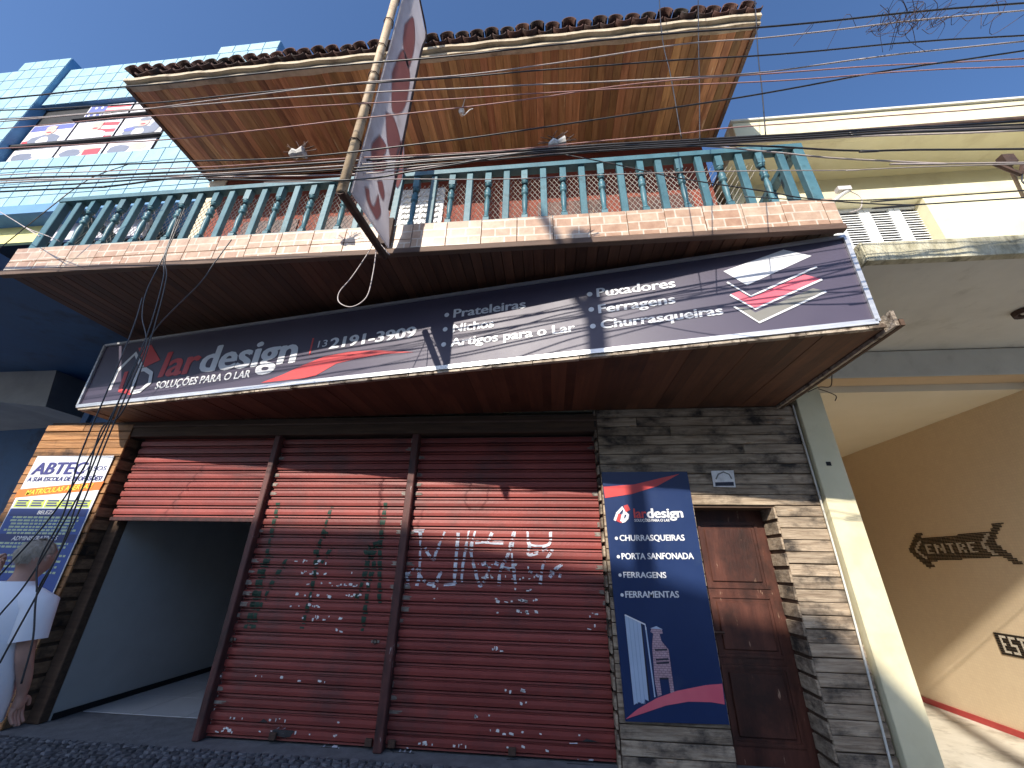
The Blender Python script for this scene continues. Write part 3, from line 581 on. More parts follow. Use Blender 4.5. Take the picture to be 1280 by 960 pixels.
# ------------------------------------------------------------------ the long shop sign
sign = thing('shop_sign', (A.x+4, -1.1, 3.3), 'long navy sign with white lettering and coloured sheets, angled under the balcony', 'sign')
cTL, cTR, cBR, cBL = FS.px(133, 432), FS.px(1055, 293), FS.px(1097, 402), FS.px(97, 508)
cTR = (cTR[0], min(cTR[1], 4.205)); cTL = (cTL[0]-.02, cTL[1])
MB().poly([FS.P(*c, -.02) for c in (cTL, cTR, cBR, cBL)], -nS*.07).build('sign_box', 'alu', sign)
face = MB().poly([FS.P(*c, -.018) for c in (cTL, cTR, cBR, cBL)], nS*.006).build('sign_face', 'sign_navy', sign)
for nm, a_, b_, w in (('frame_bottom', cBL, cBR, .042), ('frame_top', cTL, cTR, .028), ('frame_side', cBL, cTL, .03), ('frame_side', cTR, cBR, .034)):
    MB().poly([FS.P(u, v, -.010) for u, v in stroke(FS, [a_, b_], w)], nS*.022).build(nm, 'alu', sign)
H0 = -.010
def sl(s, a, b_, top, mat='sign_white', bold=.03, ref='H', slant=0): return lettering(s, FS, a, b_, top, mat, sign, bold, -.0085, ref, slant)
def sp(name, px, mat, h=H0): return fpx(name, FS, px, mat, sign, h, .0012)
sl('lar', (196, 471), (244, 465), (206, 441), 'sign_red', .035, 'l'); sl('design', (245, 465), (368, 452), (249, 435), 'sign_white', .04, 'd')
sl('SOLUÇÕES PARA O LAR', (192, 486), (311, 471), (193, 477.5), bold=.03); sl('13', (396, 434), (408, 432), (397, 426), bold=.015); sl('2191-3909', (410, 435.5), (519, 420.5), (412, 423), bold=.045)
sl('Prateleiras', (566, 396.5), (657, 384), (567, 386.5)); sl('Nichos', (565, 415), (617, 408), (566, 405)); sl('Artigos para o Lar', (562, 433), (719, 413.5), (563, 423))
sl('Puxadores', (746, 370.5), (845, 358), (747, 360)); sl('Ferragens', (748, 391), (845, 378), (749, 380.5)); sl('Churrasqueiras', (751, 410.5), (905, 392), (752, 400))
def dot(c, r, mat='sign_white', par=sign, fr=FS, h=H0):
    u, v = fr.px(*c); return fpoly('bullet', fr, [(u+r*math.cos(2*math.pi*k/12), v+r*math.sin(2*math.pi*k/12)) for k in range(12)], mat, par, h, .0012)
for c in ((558, 393), (556, 411), (554, 430), (737, 367), (739, 386), (741, 407)): dot(c, .026)
z_ = lambda pts: zc(pts, 900, 300, .1797)
sp('sheet_graphic', z_([(25, 212), (190, 310), (640, 105), (445, 62)]), 'sign_white')
sp('sheet_graphic', z_([(105, 462), (275, 570), (742, 352), (650, 330), (248, 500), (200, 470)]), 'sign_grey'); sp('sheet_graphic', z_([(72, 375), (248, 475), (712, 268), (590, 235), (215, 400), (135, 352)]), 'sign_pink', H0+.0015)
for pts in ([(50, 290), (218, 388), (675, 182)], [(72, 378), (246, 477), (712, 270)], [(100, 460), (275, 571), (742, 354)]):
    fpoly('sheet_outline', FS, stroke(FS, [FS.px(*p) for p in z_(pts)], .017), 'sign_white', sign, H0+.003, .0012)
sp('swoosh', zc([(-250, 540), (-120, 490), (0, 435), (110, 390), (250, 362), (400, 353), (625, 363), (450, 375), (300, 400), (180, 430), (60, 500), (0, 512)], 380, 360, .21875), 'sign_red')
fpoly('divider', FS, stroke(FS, [FS.px(386, 443), FS.px(391, 422)], .02), 'sign_red', sign, H0, .0012)
zl = lambda pts: zc(pts, 100, 380, .21875)
def slog(fr, par, conv, k=1, h=H0, th=.0012):
    def st(pts, w, mat, hh=h): fpoly('logo', fr, stroke(fr, [fr.px(*p) for p in conv(pts)], w*k), mat, par, hh, th)
    st([(165, 490), (208, 385)], .045, 'sign_white'); st([(205, 385), (312, 280), (350, 362)], .055, 'sign_white')
    fpx('logo', fr, conv([(330, 250), (405, 232), (455, 318), (365, 360)]), 'sign_red', par, h+.002, th)
    st([(262, 385), (225, 492), (290, 505)], .06, 'sign_red', h+.002)
    st([(292, 505), (325, 385)], .055, 'sign_white', h+.003); st([(318, 378), (370, 372), (405, 395), (395, 450), (340, 495), (292, 505)], .055, 'sign_white', h+.0045)
slog(FS, sign, zl)

# ------------------------------------------------------------------ blue product board beside the door
FB = Frame((0, -.035, 0), (1, 0, 0), (0, -1, 0))
board = thing('product_board', (1.03, 0, .36), 'tall dark blue board listing products, fixed left of the brown door', 'sign')
zb = lambda pts: zc(pts, 740, 580, .3543)
MB().poly([FB.P(*FB.px(*p), -.002) for p in ((752, 590), (859, 589.5), (912, 906), (782, 902))], (0, .022, 0)).build('board_panel', 'board_blue', board)
def blt(s, a, b_, top, mat='sign_white', bold=.03, ref='H', slant=0):
    a, b_, top = zb([a, b_, top]); return lettering(s, FB, a, b_, top, mat, board, bold, .0015, ref, slant)
def bp_(name, pts, mat, h=0): return fpx(name, FB, zb(pts), mat, board, h, .001)
bp_('swoosh', [(40, 80), (150, 72), (240, 50), (308, 35), (230, 78), (140, 106), (46, 120)], 'sign_red')
blt('lar', (148, 190), (193, 190), (150, 158), 'sign_red', .035, 'l'); blt('design', (194, 190), (323, 188), (196, 158), 'sign_white', .04, 'd'); blt('SOLUÇÕES PARA O LAR', (150, 203.5), (275, 203), (150, 194))
for s, a, b_, t_ in (('CHURRASQUEIRAS', (98, 271), (328, 270), (98, 251)), ('PORTA SANFONADA', (105, 336), (360, 335), (105, 315)), ('FERRAGENS', (111, 401), (263, 402), (111, 381)), ('FERRAMENTAS', (118, 471), (308, 471), (118, 449))):
    blt(s, a, b_, t_); u = zb([(a[0]-12, a[1]-9)])[0]; dot(u, .016, 'sign_white', board, FB, 0)
slog(FB, board, lambda pts: zb([(80+(x-165)*.19, 203-(505-y)*.22) for x, y in pts]), .55, .0005, .001)
bp_('folding_door_picture', [(115, 532), (172, 560), (200, 836), (186, 830), (182, 846), (165, 840), (148, 850)], 'pale_blue'); bp_('folding_door_picture', [(172, 560), (176, 562), (206, 828), (200, 838)], 'print_dark', .0002)
for dx in (14, 29, 43): fpoly('folding_door_picture', FB, stroke(FB, [FB.px(*p) for p in zb([(115+dx, 532+dx*.5), (148+dx*.9, 846)])], .006), 'pale_blue2', board, .0012, .0008)
fpoly('folding_door_picture', FB, stroke(FB, [FB.px(*p) for p in zb([(115, 532), (187, 566), (190, 585)])], .012), 'sign_white', board, .0022, .0008)
fpoly('folding_door_picture', FB, stroke(FB, [FB.px(*p) for p in zb([(189, 575), (222, 822)])], .012), 'pale_blue', board, .0012, .0008)
bp_('barbecue_picture', [(206, 592), (210, 580), (246, 584), (250, 598), (238, 600), (245, 625), (270, 655), (291, 808), (278, 812), (270, 757), (238, 757), (246, 815), (232, 820), (222, 770), (212, 640), (216, 598)], 'print_brick')
for a, b_ in (((222, 656), (265, 655)), ((225, 690), (270, 688)), ((227, 703), (272, 700)), ((238, 757), (270, 757))): fpoly('barbecue_picture', FB, stroke(FB, [FB.px(*p) for p in zb([a, b_])], .014), 'print_dark', board, .0012, .0008)
bp_('barbecue_picture', [(205, 580), (227, 572), (250, 584)], 'pale_blue', .0002)
bp_('swoosh', [(118, 900), (160, 865), (230, 825), (300, 800), (400, 780), (459, 775), (468, 848), (420, 840), (340, 838), (260, 852), (190, 876)], 'sign_pink', .0022)

# ------------------------------------------------------------------ small notice on the planks, course poster on the left pillar
FN = Frame((0, -.012, 0), (1, 0, 0), (0, -1, 0)); zn = lambda pts: zc(pts, 720, 500, .28125)
nt = thing('paper_notice', (1.72, 0, 2.4), 'small pale printed notice stuck on the planks above the door', 'notice')
MB().poly([FN.P(*FN.px(*p)) for p in zn([(600, 315), (700, 312), (710, 388), (612, 385)])], (0, .003, 0)).build('notice_sheet', 'paper', nt)
fpoly('notice_mark', FN, stroke(FN, [FN.px(*p) for p in zn([(622, 352), (632, 330), (655, 320), (680, 330), (692, 350)])], .014), 'sign_grey', nt, .0005, .001); fpx('notice_print', FN, zn([(618, 366), (700, 364), (702, 381), (620, 382)]), 'print_dark', nt, .0005, .001)
FP = Frame((0, -.022, 0), (1, 0, 0), (0, -1, 0)); zp = lambda pts: zc(pts, 0, 560, .1771)
ps = thing('course_poster', (-6.1, 0, 1.0), 'blue and white course poster with orange band on the left pillar', 'poster')
uTL, uTR = FP.px(*zp([(266, 57)])[0]), FP.px(*zp([(806, 54)])[0]); vb = FP.px(*zp([(415, 910)])[0])[1]-.55; vm = FP.px(*zp([(420, 430)])[0])[1]; px0, px1 = uTL[0], uTR[0]; pz = (uTL[1]+uTR[1])/2
def prect(name, u0, u1, v0, v1, mat, h=0, th=.001): return fpoly(name, FP, [(u0, v0), (u1, v0), (u1, v1), (u0, v1)], mat, ps, h, th)
prect('poster_sheet', px0, px1, vb, pz, 'poster_white', -.006, .006)
prect('poster_field', px0+.012, px1-.012, vb+.012, vm, 'poster_blue')
def plt_(s, a, b_, top, mat, bold=.03, slant=0):
    a, b_, top = zp([a, b_, top]); return lettering(s, FP, a, b_, top, mat, ps, bold, .0035, 'H', slant)
fpx('poster_band', FP, zp([(135, 292), (735, 234), (700, 296), (100, 352)]), 'poster_orange', ps, 0, .001)
plt_('ABTEC', (215, 186), (588, 182), (262, 106), 'poster_ink', .045, .12); plt_('URSOS', (582, 160), (745, 157), (595, 130), 'poster_ink', .015, .12); plt_('A SUA ESCOLA DE PROFISSÕES!', (190, 236), (712, 228), (205, 206), 'poster_ink', .03, .12); plt_('MATRÍCULAS ABERTAS!', (178, 334), (648, 282), (190, 300), 'poster_yellow', .035, .1)
uy0, uy1 = FP.px(*zp([(400, 428)])[0])[1]+.012, FP.px(*zp([(400, 364)])[0])[1]
for i in range(5):
    w = (px1-px0-.05)/5; u0 = px0+.025+i*w; prect('poster_box', u0+.008, u0+w-.008, uy0, uy1, 'poster_lime')
    for j in range(3): prect('small_print', u0+.03, u0+w-.03-.02*(j % 2), uy0+.015+j*(uy1-uy0)*.3, uy0+.032+j*(uy1-uy0)*.3, 'poster_ink', .002)
for y in (455, 637):
    v = FP.px(*zp([(350, y)])[0])[1]; prect('poster_heading', px0+.03, px1-.03, v-.045, v+.045, 'poster_navy', .001)
plt_('BELEZA', (262, 468), (385, 467), (268, 443), 'sign_white', .03, .12); plt_('ADMINISTRATIVOS', (80, 651), (400, 650), (92, 622), 'sign_white', .03, .12)
for y in (490, 512, 535, 558, 580, 602, 675, 700, 760, 800, 840, 880):
    v = FP.px(*zp([(300, y)])[0])[1]; sh = random.uniform(0, .10); u = px0+.05+sh; mb = MB()
    while u < px1-.06-sh:
        w = random.uniform(.03, .09); e = min(u+w, px1-.05-sh); mb.poly([FP.P(*q, .0015) for q in ((u, v-.011), (e, v-.011), (e, v+.011), (u, v+.011))], FP.n*.0008); u += w+.014
    mb.build('small_print', 'poster_print', ps)
# ------------------------------------------------------------------ blade sign projecting from the balcony
BXs = -1.43
blade = thing('blade_sign', (BXs, YB, 4.4), 'tall faded grey and red blade sign projecting over the balcony', 'sign')
bx_ = lambda x, y, X=BXs: Xp(x, y, X)
e0, e1 = bx_(437, 238), bx_(487, 308); top = [bx_(531, 55), bx_(532, 43), bx_(524, 0)]
yo, yi = e0.y+.03, bx_(506, 160).y; poly = [(BXs, yo, e0.z+.02), (BXs, e1.y-.0, e1.z-.02), (BXs, yi, e1.z+.35), (BXs, yi, top[0].z-.25), (BXs, top[0].y, top[0].z), (BXs, top[1].y, top[1].z), (BXs, top[2].y, top[2].z), (BXs, top[2].y-.18, top[2].z+.14), (BXs, yo, top[2].z+.2)]
MB().poly([(BXs-.014, p[1], p[2]) for p in poly], (.014, 0, 0)).build('sign_panel', 'blade_face', blade)
tube('pole', [(BXs-.055, yo-.035, e0.z-.03), (BXs-.055, yo-.035, 6.2), (BXs-.055, yo-.035, 8.65)], .036, 'blade_pole', blade, 10)
for zz in (4.6, 5.05, 5.5, 5.95, 6.4, 6.85, 7.3): tube('pole_tie', [(BXs-.055+.046*math.cos(a*.9), yo-.035+.046*math.sin(a*.9), zz+.004*a) for a in range(9)], .005, 'rust', blade, 5)
MB().tube([(BXs-.055, yo-.05, e0.z-.02), (BXs-.055, YB-.01, e1.z-.07)], .035, 8).build('bottom_bar', 'rust', blade)
MB().box(BXs-.14, BXs-.02, YB-.05, YB-.012, 4.30, 4.62).build('bracket', 'rust', blade)
for zz in (5.31,): MB().tube([(BXs-.055, yi+.0, zz), (BXs-.055, YR-.03, zz+.02)], .02).build('bracket', 'rust', blade)
rimp = spline([(BXs+.008, yi+.006, e1.z+.3), (BXs+.008, yi+.006, 6), (BXs+.008, yi+.006, top[0].z-.3), (BXs+.008, top[1].y, top[1].z), (BXs+.008, top[2].y, top[2].z)], 8); tube('edge_trim', rimp, .012, 'rust', blade)
Fb = Frame((BXs+.0, 0, 0), (0, 1, 0), (1, 0, 0))
zq = lambda pts: zc(pts, 400, 160, .16667)
fl_ = [zq([(440, 50), (490, 130), (480, 205), (395, 275), (380, 130)]), zq([(330, 440), (345, 540), (395, 650), (425, 690), (452, 640), (442, 560), (430, 500), (400, 585), (372, 540), (362, 460)]), zq([(425, 395), (440, 480), (468, 545), (480, 500), (462, 400)]),
       zq([(390, 285), (440, 240), (500, 260), (470, 330), (400, 330)]), [(489, 90), (503, 62), (512, 95), (505, 135), (490, 140)], [(481, 140), (492, 148), (500, 180), (490, 200), (483, 175)], [(505, 30), (516, 22), (518, 55), (510, 85), (503, 55)], [(496, 190), (503, 175), (503, 215), (496, 235), (492, 215)]]
for pts in fl_:
    sm2 = spline([Fb.P(*Fb.px(*p)) for p in pts+[pts[0]]], 4)[:-1]
    MB().poly([(BXs+.002, p.y, p.z) for p in sm2], (.003, 0, 0)).build('flame_graphic', 'blade_flame', blade)
    w = [(p.y, p.z) for p in sm2]+[(sm2[0].y, sm2[0].z)]
    l = stroke(Fb, w, .022); n_ = len(w)
    mb = MB(); v = [(BXs+.006, q[0], q[1]) for q in l]
    mb.add(v, [(i, i+1, 2*n_-2-i, 2*n_-1-i) for i in range(n_-1)]).build('flame_outline', 'blade_face', blade, fix=False)

# ------------------------------------------------------------------ pale yellow building on the right
yb = thing('yellow_building', (6, 0, -.145), 'pale yellow building with concrete canopy and open drive-through passage', 'building')
CX0 = Yp(1050, 700, -.06).x+.03; CX0 = 2.795; CX1 = Yp(1095, 700, -.06).x
box('column', CX0, CX1, -.06, .30, -.145, 3.62, 'yellow_wall', yb, .006)
box('junction_plate', 2.90, 2.945, -.068, -.061, 2.60, 2.64, 'dark', yb)
XW = 5.40
pw_ = box('passage_wall', XW, XW+.2, -.04, 14, -.145, 3.51, 'tan_wall', yb)
box('passage_ceiling', CX1-.3, XW+.2, .145, 14, 3.512, 3.8, 'ceil_cream', yb); box('passage_back', CX0, XW, 13, 13.2, -.145, 3.51, 'tan_paint', yb); box('passage_side_wall', CX0-.02, CX1-.12, .302, 13, -.145, 3.51, 'tan_paint', yb)
sk = MB().box(XW-.022, XW-.002, -.03, 13, -.143, -.075).build('skirting', 'red_line', yb)
zt_, zbm = Yp(1200, 437, -.08).z, Yp(1200, 470, -.08).z
bm1 = box('beam', CX0+.002, 14, -.08, .143, zbm, 3.93, 'tan_paint', yb)
box('beam_face', CX1-.28, 14, -.093, -.082, zbm+.004, 3.92, 'conc_grey', yb)
ZC = 3.935; YC = Zp(1200, 320, ZC).y; ztop = Yp(1280, 293, YC).z
CXc = 2.66
box('canopy_slab', CXc+.01, 14, YC+.012, .2, ZC, ztop-.01, 'conc_grey', yb)
n = 90; v = []; f = []                                # crumbling front edge of the slab
for i in range(n+1):
    x = CXc+(14-CXc)*i/n*(i/n)**.4 if i else CXc; j_ = noise.noise(Vector((x*6, 2, 0)))*.012
    v += [(x, YC-.004+j_, ZC-.006+j_), (x, YC-.006+j_*.5, ztop-.01+j_), (x, YC+.06, ztop+.004+j_), (x, YC+.06, ZC-.006)]
for i in range(n):
    for k in range(4): a, c = i*4+k, i*4+(k+1) % 4; f.append((a, c, c+4, a+4))
f += [(3, 2, 1, 0), (4*n, 4*n+1, 4*n+2, 4*n+3)]
ob('canopy_edge', fixn(me('canopy_edge', v, f, 'weathered_conc')), yb)
box('canopy_end', CXc-.014, CXc+.008, YC+.0, -.1, ZC+.002, ztop, 'weathered_conc', yb)
lamp = thing('ceiling_lamp', (3.72, -1.05, ZC), 'dark recessed lamp under the concrete canopy at the right edge', 'lamp')
lp = Zp(1280, 388, ZC); MB().add(*[[(lp.x+q[0], lp.y+q[1], ZC-.05+q[2]) for q in lathe([(.06, .045), (.09, .045), (.085, .0), (.055, .01), (.045, .04)], 16)[0]], lathe([(0, 0)]*5, 16)[1]]).build('lamp_ring', 'rust', lamp)
MB().add(*[[(lp.x+q[0], lp.y+q[1], ZC-.04+q[2]) for q in lathe([(.001, .0), (.03, .005), (.04, .035)], 12)[0]], lathe([(0, 0)]*3, 12)[1]]).build('lamp_bulb', 'bone', lamp)
UW = .0
box('upper_wall', 2.80, 14, UW, 6, ztop, 7.3, 'yellow_wall', yb)
YF = -.72; zf1, zf0 = Yp(1280, 125, YF).z, Yp(1280, 150, YF).z; FX0 = max(2.62, Yp(915, 155, YF).x)
box('parapet_fascia', FX0, 14, YF, YF+.12, zf0, zf1, 'yellow_wall', yb, .006); box('parapet_coping', FX0-.02, 14, YF-.03, YF+.2, zf1+.002, zf1+.035, 'conc_grey', yb)
box('eave_slab', FX0+.005, 14, YF+.122, 6, zf0+.01, zf0+.2, 'yellow_wall', yb)
tube('gutter_pipe', [(FX0, YF-.03, zf0-.02), (14, YF-.03, zf0-.02)], .035, 'rust', yb, 8)
zl1, zl0 = Yp(1170, 231, -.22).z, Yp(1170, 244, -.22).z
box('window_hood', 2.86, 14, -.22, -.003, zl0, zl1, 'yellow_wall', yb, .004)
bx0 = Yp(1165, 268, -.2).x
box('wall_bay', bx0, 14, -.20, -.004, ztop+.002, zl0-.003, 'yellow_wall', yb)
sx1, sz1 = Yp(1150, 255, -.05).x, Yp(1100, 259, -.05).z; sx0 = sx1-1.55; sz0 = ztop+.05
wn_ = box('louvred_window', sx0, sx1, -.035, -.003, sz0, sz1, 'dark', yb); tag(wn_, 'white louvred window shutters above the concrete canopy')
nl = 4; lw = (sx1-sx0)/nl
for i in range(nl):
    a = sx0+i*lw; fb = MB(); zm = sz0+(sz1-sz0)*.42
    for d in ((a+.004, a+.07, sz0, sz1), (a+lw-.07, a+lw-.004, sz0, sz1)): fb.box(d[0], d[1], -.075, -.037, d[2], d[3])
    for c in (sz0, zm, sz1-.07): fb.box(a+.071, a+lw-.071, -.074, -.037, c, c+.07)
    lf = fb.build('shutter_leaf', 'white_paint', wn_); 
    sl_ = boxme('louvre', (a+.072, a+lw-.072, -.03, .03, -.004, .004), 'white_paint')
    for (c0, c1) in ((sz0+.07, zm), (zm+.07, sz1-.07)):
        k = int((c1-c0)/.042)
        for q in range(k):
            pass
        for q in range(k):
            mb = MB(); zz = c0+.02+q*.042; mb.poly([(a+.072, -.070, zz-.016), (a+lw-.072, -.070, zz-.016), (a+lw-.072, -.042, zz+.004), (a+.072, -.042, zz+.004)], (0, .003, .017)).build('louvre', 'white_paint', wn_)
# mosaic arrow and writing on the passage wall (small square tiles)
zm_ = lambda pts: zc(pts, 1040, 620, .1875)
FW = Frame((XW-.004, 0, 0), (0, -1, 0), (-1, 0, 0))
arrow = [FW.px(*p) for p in zm_([(510, 365), (560, 245), (610, 240), (594, 284), (1058, 234), (1075, 178), (1142, 172), (1084, 305), (1275, 452), (1222, 457), (1142, 404), (652, 438), (697, 478), (642, 481)])]
def inside(p, poly):
    c = False; n = len(poly)
    for i in range(n):
        (x1, y1), (x2, y2) = poly[i], poly[(i+1) % n]
        if (y1 > p[1]) != (y2 > p[1]) and p[0] < (x2-x1)*(p[1]-y1)/(y2-y1)+x1: c = not c
    return c
GL = {'E': ['111', '100', '100', '110', '100', '100', '111'], 'N': ['1001', '1101', '1101', '1011', '1011', '1001', '1001'], 'T': ['111', '010', '010', '010', '010', '010', '010'], 'R': ['110', '101', '101', '110', '110', '101', '101'], 'S': ['111', '100', '100', '111', '001', '001', '111']}
def pix(word):
    o = set(); x = 0
    for ch in word:
        for r_, row in enumerate(GL[ch]):
            for c_, b_ in enumerate(row):
                if b_ == '1': o.add((x+c_, r_))
        x += len(GL[ch][0])+1
    return o, x-1
cs = .031; us = [p[0] for p in arrow]; vs = [p[1] for p in arrow]
la, lt = FW.px(*zm_([(640, 385)])[0]), FW.px(*zm_([(640, 322)])[0]); lr = FW.px(*zm_([(980, 372)])[0])
word, wc = pix('ENTRE'); cw_ = (lr[0]-la[0])/wc; chh = (lt[1]-la[1])/7
chev = [[FW.px(*p) for p in zm_(q)] for q in ([(585, 310), (560, 360), (630, 415)], [(1035, 262), (1003, 325), (1090, 388)])]
def segd(p, a, b_):
    ax, ay = a; bx2, by2 = b_; t = max(0, min(1, ((p[0]-ax)*(bx2-ax)+(p[1]-ay)*(by2-ay))/((bx2-ax)**2+(by2-ay)**2))); return math.hypot(p[0]-ax-t*(bx2-ax), p[1]-ay-t*(by2-ay))
blk, wht = MB(), MB(); cu_, cv_ = cw_, chh; u = la[0]-cu_*math.ceil((la[0]-min(us))/cu_)
while u < max(us):
    v = la[1]-cv_*math.ceil((la[1]-min(vs))/cv_)
    while v < max(vs):
        c = (u+cu_/2, v+cv_/2)
        if inside(c, arrow):
            ci, ri = int(math.floor((c[0]-la[0])/cw_)), int(math.floor((lt[1]-c[1])/chh)); w_ = (ci, ri) in word or any(segd(c, q[i], q[i+1]) < cu_*.55 for q in chev for i in range(2))
            (wht if w_ else blk).poly([FW.P(u+.003, v+.003), FW.P(u+cu_-.003, v+.003), FW.P(u+cu_-.003, v+cv_-.003), FW.P(u+.003, v+cv_-.003)], FW.n*.004)
        v += cv_
    u += cu_
ar = blk.build('mosaic_arrow', 'mosaic_black', yb); tag(ar, 'black mosaic arrow reading ENTRE on the tan passage wall'); tag(wht.build('mosaic_letters', 'mosaic_white', ar), None, kind='stuff')
blk, wht = MB(), MB(); word, wc = pix('EST'); q0 = FW.px(1253, 818); cs = .026
for i in range(40):
    for j in range(9):
        u, v = q0[0]+i*cs, q0[1]+j*cs; w_ = (i-2, 7-j) in word
        (wht if w_ else blk).poly([FW.P(u+.002, v+.002), FW.P(u+cs-.002, v+.002), FW.P(u+cs-.002, v+cs-.002), FW.P(u+.002, v+cs-.002)], FW.n*.004)
ar2 = blk.build('mosaic_band', 'mosaic_black', yb); tag(wht.build('mosaic_letters', 'mosaic_white', ar2), None, kind='stuff'); tag(ar, None, kind='stuff'); tag(ar2, None, kind='stuff')

# ------------------------------------------------------------------ pale blue tiled building on the left
bl = thing('blue_building', (-10, 0, 0), 'tall pale blue tiled building with flag posters in its window', 'building')
BY = .10; BR = -6.16
ZP = 12.55; z_wt, z_wb = 11.1, 9.15; z_b = 7.62; x_pl = -11.62; wx1 = -7.9
box('upper_core', -18, BR, BY+.55, 8, z_b, ZP-.1, 'blue_side', bl)
fac = MB().box(x_pl, BR, BY+.012, BY+.55, z_wt+.004, ZP-.01).box(x_pl, BR, BY+.012, BY+.55, z_b+.004, z_wb-.01).box(wx1, BR, BY+.012, BY+.55, z_wb-.008, z_wt).box(-7.7, BR-.003, BY+.012, BY+.55, ZP-.008, 12.84).build('tiled_front', 'blue_side', bl)
pl_ = MB().box(-18, x_pl, .01, BY+.55, z_b+.004, ZP-.05).box(-12.95, x_pl, .01, BY+.55, ZP-.048, 12.86).build('pilaster', 'blue_side', bl); tw, th_ = .375, .39
ttm = boxme('wall_tile', (.005, tw-.005, -.012, 0, .005, th_-.005), 'blue_tile', .003)
def tiles(part, x0, x1, z0, z1, y, hole=None):
    nx, nz = max(1, round((x1-x0)/tw)), max(1, round((z1-z0)/th_)); wx, wz = (x1-x0)/nx, (z1-z0)/nz; d = boxme('wall_tile', (.009, wx-.009, -.012, 0, .009, wz-.009), 'blue_tile', .003)
    for i in range(nx):
        for j in range(nz): ob('wall_tile', d, part, (x0+i*wx, y+random.uniform(-.001, .001), z0+j*wz))
tiles(fac, x_pl+.01, BR, z_wt, ZP-.01, BY+.01); tiles(fac, x_pl+.01, BR, z_b, z_wb, BY+.01); tiles(fac, wx1, BR, z_wb, z_wt, BY+.01); tiles(fac, -7.7, BR, ZP-.006, 12.84, BY+.01)
tiles(pl_, -14.2, x_pl, z_wb-.2, ZP-.05, .008); tiles(pl_, -12.95, x_pl, ZP-.045, 12.86, .008)
box('wall_bottom', -18, BR, -.0, BY+.55, z_b-.22, z_b-.0, 'blue_side', bl)
wb_ = box('poster_window', x_pl, wx1, BY+.12, BY+.54, z_wb, z_wt, 'dark', bl); tag(wb_, 'wide window covered with printed flag and people posters')
nxp = 3; pwid = (wx1-x_pl-.25)/nxp
FWN = Frame((x_pl, BY+.105, 0), (1, 0, 0), (0, -1, 0))
for i in range(nxp):
    u0 = .08+i*pwid; u1 = u0+pwid-.06
    for (v0, v1, r_) in ((z_wb+.05, z_wb+.52, 0), (z_wb+.60, z_wt-.62, 1), (z_wt-.56, z_wt-.04, 2)):
        if i == 0 and r_ == 2: continue
        pn = fpoly('printed_pane', FWN, [(u0, v0), (u1, v0), (u1, v1), (u0, v1)], 'flag_white', wb_, 0, .012); 
        def pp(uv, mat, h): fpoly('print_shape', FWN, [(u0+(u1-u0)*a, v0+(v1-v0)*c) for a, c in uv], mat, pn, .013+h, .001)
        rs = random.Random(i*7+r_)
        def blob(cx, cy, rx, ry, mat, h): pp([(min(.98, max(.02, cx+rx*math.cos(2*math.pi*k/12)*rs.uniform(.85, 1.1))), min(.98, max(.02, cy+ry*math.sin(2*math.pi*k/12)*rs.uniform(.85, 1.1)))) for k in range(12)], mat, h)
        if r_ == 2:
            if i < 2:
                for k in range(3): pp([(.42, .1+k*.33), (.98, .06+k*.33), (.98, .22+k*.33), (.42, .26+k*.33)], 'flag_red', .0)
                pp([(.03, .1), (.42, .08), (.42, .96), (.03, .97)], 'flag_blue', .0015)
                for k in range(5): blob(.1+.07*k, .3+.5*(k % 2), .03, .09, 'flag_white', .003)
        elif r_ == 1:
            if i == 1:
                for k in range(3): pp([(.58, .08+k*.32), (.98, .04+k*.32), (.98, .2+k*.32), (.55, .24+k*.32)], 'flag_red', .0)
            if i == 0: pp([(.02, .7), (.98, .75), (.98, .97), (.02, .97)], 'flag_blue', .0); pp([(.02, .05), (.2, .05), (.25, .3), (.02, .25)], 'flag_red', .0015)
            blob(.5, .25, .36, .3, 'suit_print' if i != 1 else 'flag_white', .003); blob(.48, .22, .14, .2, 'flag_white', .0045); blob(.5, .68, .13, .2, 'skin_print', .006); blob(.5, .83, .13, .09, 'suit_print' if i == 2 else 'skin_print', .0075); blob(.5, .6, .06, .03, 'flag_red', .009)
            if i == 2: blob(.25, .4, .12, .1, 'flag_blue', .0045); blob(.8, .45, .12, .3, 'suit_print', .0045)
        else:
            blob(.3, .4, .25, .3, 'suit_print', 0); blob(.7, .5, .2, .25, 'skin_print' if i else 'flag_white', .002); 
            if i == 1: pp([(.6, .1), (.95, .1), (.95, .6), (.6, .55)], 'flag_red', .004)
box('window_bar', x_pl, wx1, BY+.02, BY+.085, z_wb+.53, z_wb+.59, 'dark', wb_); box('window_bar', x_pl+1.1, wx1, BY+.02, BY+.085, z_wt-.61, z_wt-.57, 'dark', wb_)
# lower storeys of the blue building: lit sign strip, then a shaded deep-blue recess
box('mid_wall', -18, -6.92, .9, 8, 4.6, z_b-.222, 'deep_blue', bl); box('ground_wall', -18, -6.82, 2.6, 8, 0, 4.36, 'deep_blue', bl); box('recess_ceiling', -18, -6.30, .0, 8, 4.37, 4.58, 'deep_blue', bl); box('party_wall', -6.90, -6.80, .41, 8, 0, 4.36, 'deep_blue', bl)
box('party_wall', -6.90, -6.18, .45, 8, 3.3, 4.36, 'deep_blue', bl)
box('added_shade_slab', -18, -5.80, -1.8, -.01, 4.36, 4.52, 'deep_blue', bl)  # slab added out of view to keep sky light off the blue recess
ysg = thing('yellow_shop_sign', (-10.4, .3, 6.6), 'pale yellow shop sign under the blue tiled wall, left of the balcony', 'sign')
a_, b2 = Yp(0, 276, .32), Yp(76, 300, .32)
box('sign_face', -16, Yp(70, 285, .32).x, .30, .36, b2.z-.02, a_.z+.1, 'yellow_sign', ysg); box('sign_face', Yp(70, 285, .32).x+.02, -7.4, .30, .36, b2.z-.02, a_.z+.05, 'pale_sign', ysg)
